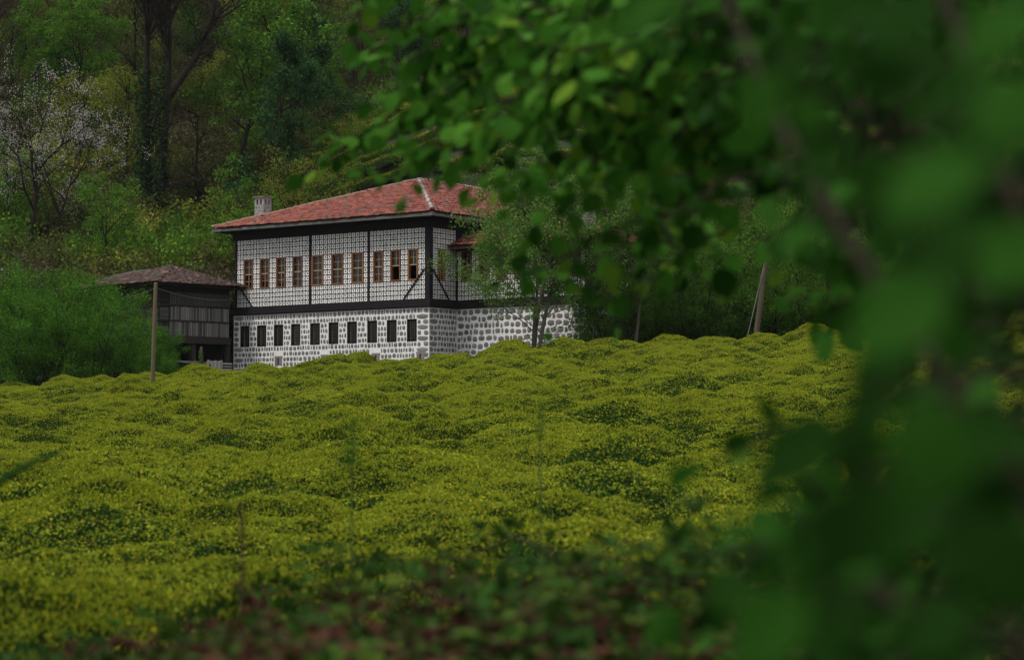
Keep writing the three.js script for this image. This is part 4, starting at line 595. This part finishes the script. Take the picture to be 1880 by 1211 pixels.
// ---------------------------------------------------------------- the hazel tree beside the camera
{
  const r = RNG(1234), tree = thing('hazel_tree', 'hazel tree close to the camera whose blurred leafy branches hang in from the right', 'tree', V(1.75, -1.85, -3.1)), O = tree.position;
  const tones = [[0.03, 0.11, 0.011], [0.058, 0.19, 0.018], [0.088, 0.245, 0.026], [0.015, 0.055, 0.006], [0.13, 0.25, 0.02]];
  // leaf blade: heart shaped at the base, widest near the middle, pointed tip, slightly cupped and drooping
  const blade = (cup, curl) => { const b = new MB(), S = [0, 0.08, 0.25, 0.5, 0.72, 0.88, 1], Wd = [0.04, 0.24, 0.4, 0.43, 0.34, 0.17, 0], mid = [], lf = [], rt = [];
    S.forEach((s, i) => { const y = -curl * s * s; mid.push(b.v(0, y, s, 1, 1, 1)); const e = Wd[i] * (1 + (i % 2 ? 0.06 : -0.03)); lf.push(b.v(-e, y + cup * e, s - (i === 0 ? 0.05 : 0), 1, 1, 1)); rt.push(b.v(e, y + cup * e, s - (i === 0 ? 0.05 : 0), 1, 1, 1)); });
    for (let i = 0; i < 6; i++) { b.quad(mid[i], mid[i + 1], lf[i + 1], lf[i]); b.quad(rt[i], rt[i + 1], mid[i + 1], mid[i]); }
    const g = b.geo(true); g.deleteAttribute('color'); return g; };
  const blades = [blade(0.3, 0.12), blade(0.15, 0.3), blade(-0.15, 0.2)], mats = tones.map((c) => new THREE.MeshPhysicalMaterial({ color: col(...c), roughness: 0.8, transmission: 0.42, thickness: 0, specularIntensity: 0.05 }));
  const wood = new MB(), list = [], bk = [0.036, 0.026, 0.02];
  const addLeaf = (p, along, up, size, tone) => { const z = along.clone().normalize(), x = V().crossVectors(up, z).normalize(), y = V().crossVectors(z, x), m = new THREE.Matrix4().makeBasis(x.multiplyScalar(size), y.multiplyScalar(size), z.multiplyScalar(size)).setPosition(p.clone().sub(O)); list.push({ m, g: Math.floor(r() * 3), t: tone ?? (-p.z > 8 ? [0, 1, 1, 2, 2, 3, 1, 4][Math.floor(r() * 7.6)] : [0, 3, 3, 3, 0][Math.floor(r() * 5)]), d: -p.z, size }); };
  const bend = (a, b, sag, n = 8) => { const pts = []; for (let k = 0; k <= n; k++) { const t = k / n, p = a.clone().lerp(b, t); p.y += sag * 4 * t * (1 - t); p.add(unit(r).multiplyScalar(0.02 * Math.min(1, a.distanceTo(b)))); pts.push(p); } return pts; };
  const twig = (pts, r0, r1) => wood.tube(pts.map((p) => p.clone().sub(O)), pts.map((_, i) => lerp(r0, r1, i / (pts.length - 1))), 5, bk);
  const dress = (pts, size, every, from = 0.1) => { // alternate leaves along a twig
    let L = 0; for (let k = 1; k < pts.length; k++) L += pts[k].distanceTo(pts[k - 1]);
    const n = Math.max(2, Math.round(L / every));
    for (let i = 0; i < n; i++) { const f = lerp(from, 1, i / (n - 1)) * (pts.length - 1), k = Math.min(pts.length - 2, Math.floor(f)), p = pts[k].clone().lerp(pts[k + 1], f - k), t = pts[k + 1].clone().sub(pts[k]).normalize(), side = V().crossVectors(t, V(0, 1, 0)).normalize().multiplyScalar(i % 2 ? 1 : -1);
      const dir = i === n - 1 ? t.clone().add(V(0, -0.3, 0)) : side.multiplyScalar(0.9).addScaledVector(t, 0.5).add(V(0, -0.35 - r() * 0.5, 0)).add(unit(r).multiplyScalar(0.35)), q = p.clone().addScaledVector(dir.clone().normalize(), 0.015); addLeaf(q, dir, V(0, 1, 0).add(unit(r).multiplyScalar(0.75)), size * (0.6 + r() * 0.65)); }
  };
  const spray = (a, b, size, every, rad = 0.009, sag = 0.08) => {
    const pts = bend(a, b, sag, 9); twig(pts, rad, 0.0025); dress(pts, size, every * 1.3, 0.15);
    const L = a.distanceTo(b), n = Math.round(L / 0.16);
    for (let k = 0; k < n; k++) { const i = 1 + Math.floor(r() * 8), p = pts[i], t = pts[i].clone().sub(pts[i - 1]).normalize(), s = unit(r); s.y = s.y * 0.7 - 0.12; const d = t.multiplyScalar(0.55).add(s).normalize().multiplyScalar(0.16 + r() * 0.3 * Math.min(1, L)); const q = bend(p, p.clone().add(d), -0.02, 3); twig(q, 0.004, 0.0015); dress(q, size, every, 0.3); }
  };
  const limbs = [];
  const limb = (pts, r0, r1) => { const c = new THREE.CatmullRomCurve3(pts), q = c.getPoints(24); twig(q, r0, r1); limbs.push(...q); };
  const root = O.clone();
  limb([root, V(1.7, 0.2, -4), V(1.5, 1.9, -6.2), at(1300, -170, 8.4), at(900, -150, 9.8)], 0.06, 0.014);
  limb([root, V(1.6, -0.4, -3.6), V(1.35, 1.2, -5.2), at(1420, -40, 6.6), at(1180, 60, 8.6), at(1030, 215, 9.4)], 0.045, 0.012);
  limb([root, V(1.55, -0.6, -4.4), at(1700, 250, 6.4), at(1480, 330, 7.4), at(1250, 370, 8.6)], 0.04, 0.01);
  limb([root, at(1960, 1010, 2.7), at(1742, 700, 2.75), at(1612, 520, 2.9), at(1432, 222, 3.3), at(1290, -120, 3.9)], 0.012, 0.006);
  limb([root, at(1990, 780, 2.6), at(1880, 420, 2.7), at(1760, 60, 3.1), at(1650, -200, 3.4)], 0.018, 0.008);
  limb([root, at(1900, 1240, 2.6), at(1790, 900, 2.9), at(1735, 690, 3.1)], 0.012, 0.006);
  // sprays at the left and lower rim of the hanging foliage
  const rim = [[900, -70, 645, 38], [960, -30, 668, 112], [1000, 40, 690, 190], [980, 60, 705, 215], [1050, 80, 700, 240], [960, 180, 645, 270], [1000, 190, 665, 262], [1020, 215, 720, 325], [1080, 225, 775, 285], [1100, 215, 868, 345], [1150, 300, 915, 350], [1240, 300, 925, 470], [1250, 390, 985, 520], [1300, 380, 1060, 520], [1340, 420, 1140, 590], [1400, 330, 1190, 480], [1380, 400, 1250, 500], [1520, 380, 1340, 525], [1180, 90, 860, 150], [1150, 10, 800, 60], [1060, -20, 760, 150], [1200, 150, 900, 260], [1300, 60, 1000, 90], [1260, 200, 1010, 330], [1400, 200, 1150, 260], [1420, 80, 1180, 140], [1450, 280, 1240, 330], [1560, 120, 1320, 260], [1250, 460, 1120, 470], [1100, 430, 1010, 600]];
  for (const [a, b, c, d] of rim) { const dd = 10.4 + r() * 1.8 - clamp((c - 700) / 900, 0, 1) * 1.5; spray(at(a, b, dd - 0.5 * r()), at(c, d, dd), 0.098, d > 380 ? 0.14 : 0.07); }
  // fill of the crown, thicker to the right
  const edge = (y) => y < 110 ? 665 : y < 280 ? 690 : y < 340 ? 760 : y < 400 ? 900 : y < 500 ? 980 : 1180;
  for (let k = 0, n = 0; k < 400 && n < 60; k++) { const x = 700 + 800 * Math.sqrt(r()), y = -90 + r() * 560, ex = x - 120 - r() * 170, ey = y + 30 + r() * 130; if (ex < edge(ey) + 30 || (y > 230 && r() < 0.8)) continue; const d = 11.8 - (x - 700) / 800 * 3.4 + (r() - 0.5) * 1.8; spray(at(x, y, d - 0.3), at(ex, ey, d), 0.1, 0.074); n++; }
  // nearer, darker foliage down the right side
  for (let k = 0; k < 46; k++) { const d = 4.2 + r() * 2.8, x = 1540 + r() * 400, y = -120 + r() * (x > 1760 ? 1250 : 560); spray(at(x + 40, y - 60, d), at(x - (60 + r() * 120) * 5 / d, y + (20 + r() * 110) * 5 / d, d + (r() - 0.5) * 0.6), 0.085, 0.075, 0.006, 0.03); }
  for (let k = 0; k < 20; k++) { const d = 3.4 + r() * 2.4, x = 1720 + r() * 220, y = 420 + r() * 560; spray(at(x + 60, y - 40, d), at(x - 80 - r() * 90, y + 20 + r() * 70, d + 0.2), 0.085, 0.075, 0.005, 0.03); }
  for (let k = 0; k < 40; k++) { const d = 3.2 + r() * 2.2, x = 1500 + r() * 440, y = 800 + r() * 420; spray(at(x + 60, y + 40, d), at(x - 90 - r() * 120, y - 30 + r() * 70, d + 0.2), 0.08, 0.08, 0.005, 0.04); }
  for (let k = 0; k < 62; k++) { const d = 5.5 + r() * 3.2, x = 1330 + r() * 600, y = -110 + r() * (x > 1560 ? 620 : 420); spray(at(x + 50, y - 50, d), at(x - 60 - r() * 130, y + 20 + r() * 90, d + (r() - 0.5) * 0.6), 0.095, 0.08, 0.006, 0.03); }
  // single leaves right in front of the lens: pixel, pixel, distance, tone
  for (const [x, y, d, t, s] of [[1185, 30, 2.0, 4, 0.09], [1385, 205, 2.3, 2, 0.08], [1475, 205, 2.4, 4, 0.06], [1440, 120, 2.6, 1, 0.07], [1700, 330, 1.7, 2, 0.09], [1800, 290, 1.9, 1, 0.1], [1850, 200, 1.7, 2, 0.08], [1640, 590, 1.8, 2, 0.1], [1700, 520, 2.1, 1, 0.08], [1455, 440, 2.6, 4, 0.06], [1755, 640, 2.1, 4, 0.06], [1450, 845, 2.0, 1, 0.09], [1690, 840, 1.7, 2, 0.1], [1560, 985, 1.8, 1, 0.09], [1400, 1165, 1.8, 2, 0.09], [1520, 1140, 2.1, 1, 0.08], [1850, 1060, 1.8, 1, 0.09], [1760, 1010, 2.2, 0, 0.08], [1860, 480, 1.8, 2, 0.09], [1620, 130, 2.3, 0, 0.08], [1560, 30, 2.3, 1, 0.08], [1820, 60, 1.9, 2, 0.08], [1700, 1150, 2.0, 0, 0.09], [1600, 330, 2.6, 0, 0.08], [1560, 830, 2.0, 3, 0.09], [1640, 960, 1.9, 3, 0.09], [1480, 1010, 2.2, 3, 0.08], [1800, 820, 1.9, 3, 0.09], [1790, 930, 1.9, 0, 0.09], [1600, 700, 2.1, 3, 0.09], [1760, 420, 1.9, 3, 0.09], [1640, 420, 2.2, 3, 0.08], [1500, 300, 2.4, 3, 0.08], [1740, 180, 2.1, 3, 0.09], [1640, 40, 2.0, 3, 0.09]]) {
    const p = at(x, y, d), dir = V(-0.6 + (r() - 0.5) * 0.9, -0.55 + (r() - 0.5) * 0.7, (r() - 0.5) * 0.5).normalize(), up = V((r() - 0.5) * 0.6, 0.75, 0.75).normalize();
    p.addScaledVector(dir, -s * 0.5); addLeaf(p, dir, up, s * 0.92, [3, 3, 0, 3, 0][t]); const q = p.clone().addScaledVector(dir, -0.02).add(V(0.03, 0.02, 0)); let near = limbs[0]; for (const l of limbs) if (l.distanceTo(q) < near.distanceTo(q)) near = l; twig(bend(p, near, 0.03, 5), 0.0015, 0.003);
  }
  // the rest of the crown overhead and to the right, out of the picture, which shades the near ground
  for (let k = 0; k < 170; k++) { const d = -4 + r() * 8.5, x = -3.4 + r() * 7.4, y = Math.max(0.2035 * Math.max(d, 0), 0.9) + 0.75 + r() * 1.8; spray(V(x, y, -d), V(x - 0.4 - r() * 0.6, y - 0.1 - r() * 0.2, -d - (r() - 0.5)), 0.13, 0.13, 0.006, 0.05); }
  for (let k = 0; k < 90; k++) { const d = -3.5 + r() * 5, x = 0.9 + r() * 2.4 + Math.max(0, d) * 0.3, y = -1.2 + r() * 4; spray(V(x, y, -d), V(x - 0.2 - r() * 0.4, y - 0.1 - r() * 0.2, -d + (r() - 0.5)), 0.12, 0.12, 0.006, 0.05); }
  limb([root, V(1.2, 1.5, -2.2), V(-0.8, 3.4, -5), V(-2.2, 4.2, -10), V(-2.8, 5.2, -17)], 0.06, 0.02);
  for (let k = 0; k < 300; k++) { const d = 7 + r() * 17, x = -6.5 + r() * (d > 13 ? 9 : 5.4), y = 0.2035 * d + 0.9 + r() * 1.8; spray(V(x, y, -d), V(x - 0.6 - r() * 0.7, y - 0.15, -d - (r() - 0.5) * 1.5), 0.16, 0.11, 0.006, 0.05); }
  mesh('branches', wood.geo(true), barkMat, tree);
  list.sort((a, b) => (b.size / b.d) - (a.size / a.d)); const inView = (q) => { const p = V().setFromMatrixPosition(q.m).add(O), [x, y] = px(p); return x > -100 && x < 1980 && y > -100 && y < 1311; };
  let n = 0; const rest = [];
  for (const q of list) if (n < 300 && inView(q)) { const o = mesh(n ? 'leaf_' + String(n).padStart(3, '0') : 'leaf', blades[q.g], mats[q.t], tree); q.m.decompose(o.position, o.quaternion, o.scale); n++; } else rest.push(q);
  const byMat = tones.map((_, t) => rest.filter((q) => q.t === t).map((q) => blades[q.g].clone().applyMatrix4(q.m))), used = [...mats.keys()].filter((t) => byMat[t].length);
  mesh('foliage', mergeGeometries(used.map((t) => mergeGeometries(byMat[t])), true), used.map((t) => mats[t]), tree).userData.kind = 'stuff';
}
// ---------------------------------------------------------------- brambles and weeds in front of the tea
{
  const makeBramble = (seed, leafTones, stemTone, n, H) => { const r = RNG(seed), w = new MB(), L = new MB();
    for (let k = 0; k < n; k++) { const a = r() * 6.28, R = 0.4 + r() * 0.8, h = H * (0.6 + r() * 0.5), pts = []; for (let i = 0; i <= 9; i++) { const t = i / 9; pts.push(V(Math.cos(a + t * 0.4) * R * t * 1.3, h * Math.sin(Math.min(1, t * 1.25) * 1.75) * (t < 0.85 ? 1 : 0.95), Math.sin(a + t * 0.4) * R * t * 1.3).add(unit(r).multiplyScalar(0.03))); } w.tube(pts, pts.map((_, i) => 0.008 - 0.0006 * i), 4, tint(stemTone, r, 0.5));
      for (let i = 2; i <= 9; i++) for (let s = 0; s < 3; s++) { const p = pts[i], q = unit(r); q.y *= 0.5; const c = tint(leafTones[Math.floor(r() * leafTones.length)], r, 0.5), u = V(0, 1, 0).add(unit(r).multiplyScalar(0.7)).normalize(); for (const e of [-0.9, 0, 0.9]) { const d = q.clone().applyAxisAngle(V(0, 1, 0), e).normalize(); L.leaf(p.x + q.x * 0.04, p.y + q.y * 0.04, p.z + q.z * 0.04, d, u, 0.055 + r() * 0.035, 0.045, c); } } }
    return { wood: w.geo(true), leaves: L.geo() }; };
  const green = [[0.05, 0.12, 0.016], [0.035, 0.09, 0.016], [0.09, 0.15, 0.02]], red = [[0.09, 0.035, 0.028], [0.06, 0.07, 0.02], [0.05, 0.1, 0.018], [0.11, 0.05, 0.03]];
  const G = [makeBramble(1, red, [0.1, 0.035, 0.03], 26, 1.0), makeBramble(2, red, [0.09, 0.03, 0.028], 24, 1.0), makeBramble(3, green, [0.05, 0.055, 0.025], 24, 1.0), makeBramble(4, green, [0.06, 0.05, 0.025], 26, 1.0)], r = RNG(9);
  const put = (k, x, d, topY, label, group) => { const p = at(x, topY, d), g = ground(p.x, d), o = plant(['stems', 'leaves'], G[k], k < 2 ? 'bramble' : 'weed_clump', label, k < 2 ? 'bramble' : 'weeds', V(p.x, g, -d), r() * 6.28, [1, Math.max(0.4, (p.y - g) * 0.93), 1], group); };
  [[620, 8.8, 1120], [730, 8.4, 1090], [840, 8.0, 1085], [940, 8.4, 1080], [700, 7.2, 1165], [860, 7.0, 1150]].forEach(([x, d, y], i, l) => put(i % 2, x, d, y, `reddish brown bramble, ${fromLeft(l.map((q) => q[0]))[i]} from the left along the bottom`, 'reddish brambles in front'));
  [[470, 9, 1190], [330, 9.5, 1180], [180, 9.8, 1190], [40, 9.5, 1170], [1100, 10.5, 1010], [1200, 10, 980], [1310, 10.5, 950], [1420, 9.5, 970], [1010, 11, 1080], [1150, 8.5, 1060], [1290, 8, 1060], [1400, 7.5, 1080], [770, 7.2, 1180], [1080, 7.2, 1150], [1220, 7, 1150], [1520, 8.5, 1010], [1620, 9, 960], [900, 11.5, 1090]].forEach(([x, d, y], i, l) => put(2 + i % 2, x, d, y, `green weed clump, ${fromLeft(l.map((q) => q[0]))[i]} from the left before the nearest tea bushes`, 'green weeds in front'));
  // a plume of horsetail, a rusty dock spike, a fern frond, and a few more stalks
  const stalk = (x, y0, y1, d, w, c, name, label, cat, lean = 0.05) => { const a = at(x, y0, d), b = at(x + (y1 - y0) * -lean, y1, d), rr = RNG(x), g = ground(a.x, d), base = V(a.x, g, -d), top = b.clone().sub(base), L = new MB(), n = 220, h = a.y - g; for (let k = 0; k < n; k++) { const t = rr(), y = lerp(h, top.y, t), q = rr() * 6.28, R = w * Math.sin(Math.PI * (0.12 + 0.85 * t)) * Math.sqrt(rr()); L.leaf(top.x * t + Math.cos(q) * R, y, Math.sin(q) * R, V(Math.cos(q), 0.6, Math.sin(q)).normalize(), V(0, 1, 0).add(unit(rr).multiplyScalar(0.6)).normalize(), w * (0.5 + rr() * 0.4), w * 0.2, tint(c, rr)); }
    const o = thing(name, label, cat, base); mesh('leaves', L.geo(), fernMat, o); mesh('stem', tubeGeo([V(0, 0, 0), V(0, h, 0), top], [0.008, 0.006, 0.003], 5), std(c[0] * 0.6, c[1] * 0.5, c[2] * 0.6), o); };
  stalk(646, 870, 770, 13, 0.05, [0.06, 0.17, 0.018], 'horsetail', 'feathery green stalk standing out of the tea field left of centre', 'weed');
  stalk(992, 806, 742, 14, 0.035, [0.07, 0.16, 0.02], 'horsetail', 'small feathery stalk in the middle of the tea field', 'weed');
  stalk(443, 995, 922, 9.5, 0.018, [0.1, 0.035, 0.025], 'dock_spike', 'rusty red seed spike of dock in the left foreground', 'weed', 0);
  { const rr = RNG(3), a = at(-40, 905, 8.5), b = at(115, 828, 8.2), L = new MB(), d = b.clone().sub(a), o = thing('fern', 'blurred green fern frond at the left edge', 'fern', V(a.x, ground(a.x, 8.5), -8.5)), off = a.clone().sub(o.position); for (let k = 0; k < 60; k++) { const t = k / 60, p = off.clone().addScaledVector(d, t); for (const s of [-1, 1]) { const v = V(-d.y * 0.2, -0.35, s).normalize(); L.leaf(p.x, p.y + Math.sin(t * 3) * 0.03, p.z, v, V(0, 1, 0.3).normalize(), 0.1 * (1 - t * 0.8) + 0.01, 0.022, tint([0.04, 0.12, 0.015], rr)); } } mesh('frond', L.geo(), fernMat, o); mesh('stem', tubeGeo([V(0, 0, 0), off.clone().multiplyScalar(0.9).add(V(-0.03, 0, 0)), off, off.clone().add(d)], [0.006, 0.005, 0.004, 0.0015], 5), std(0.03, 0.06, 0.015), o); }
}
renderer.render(scene, camera);
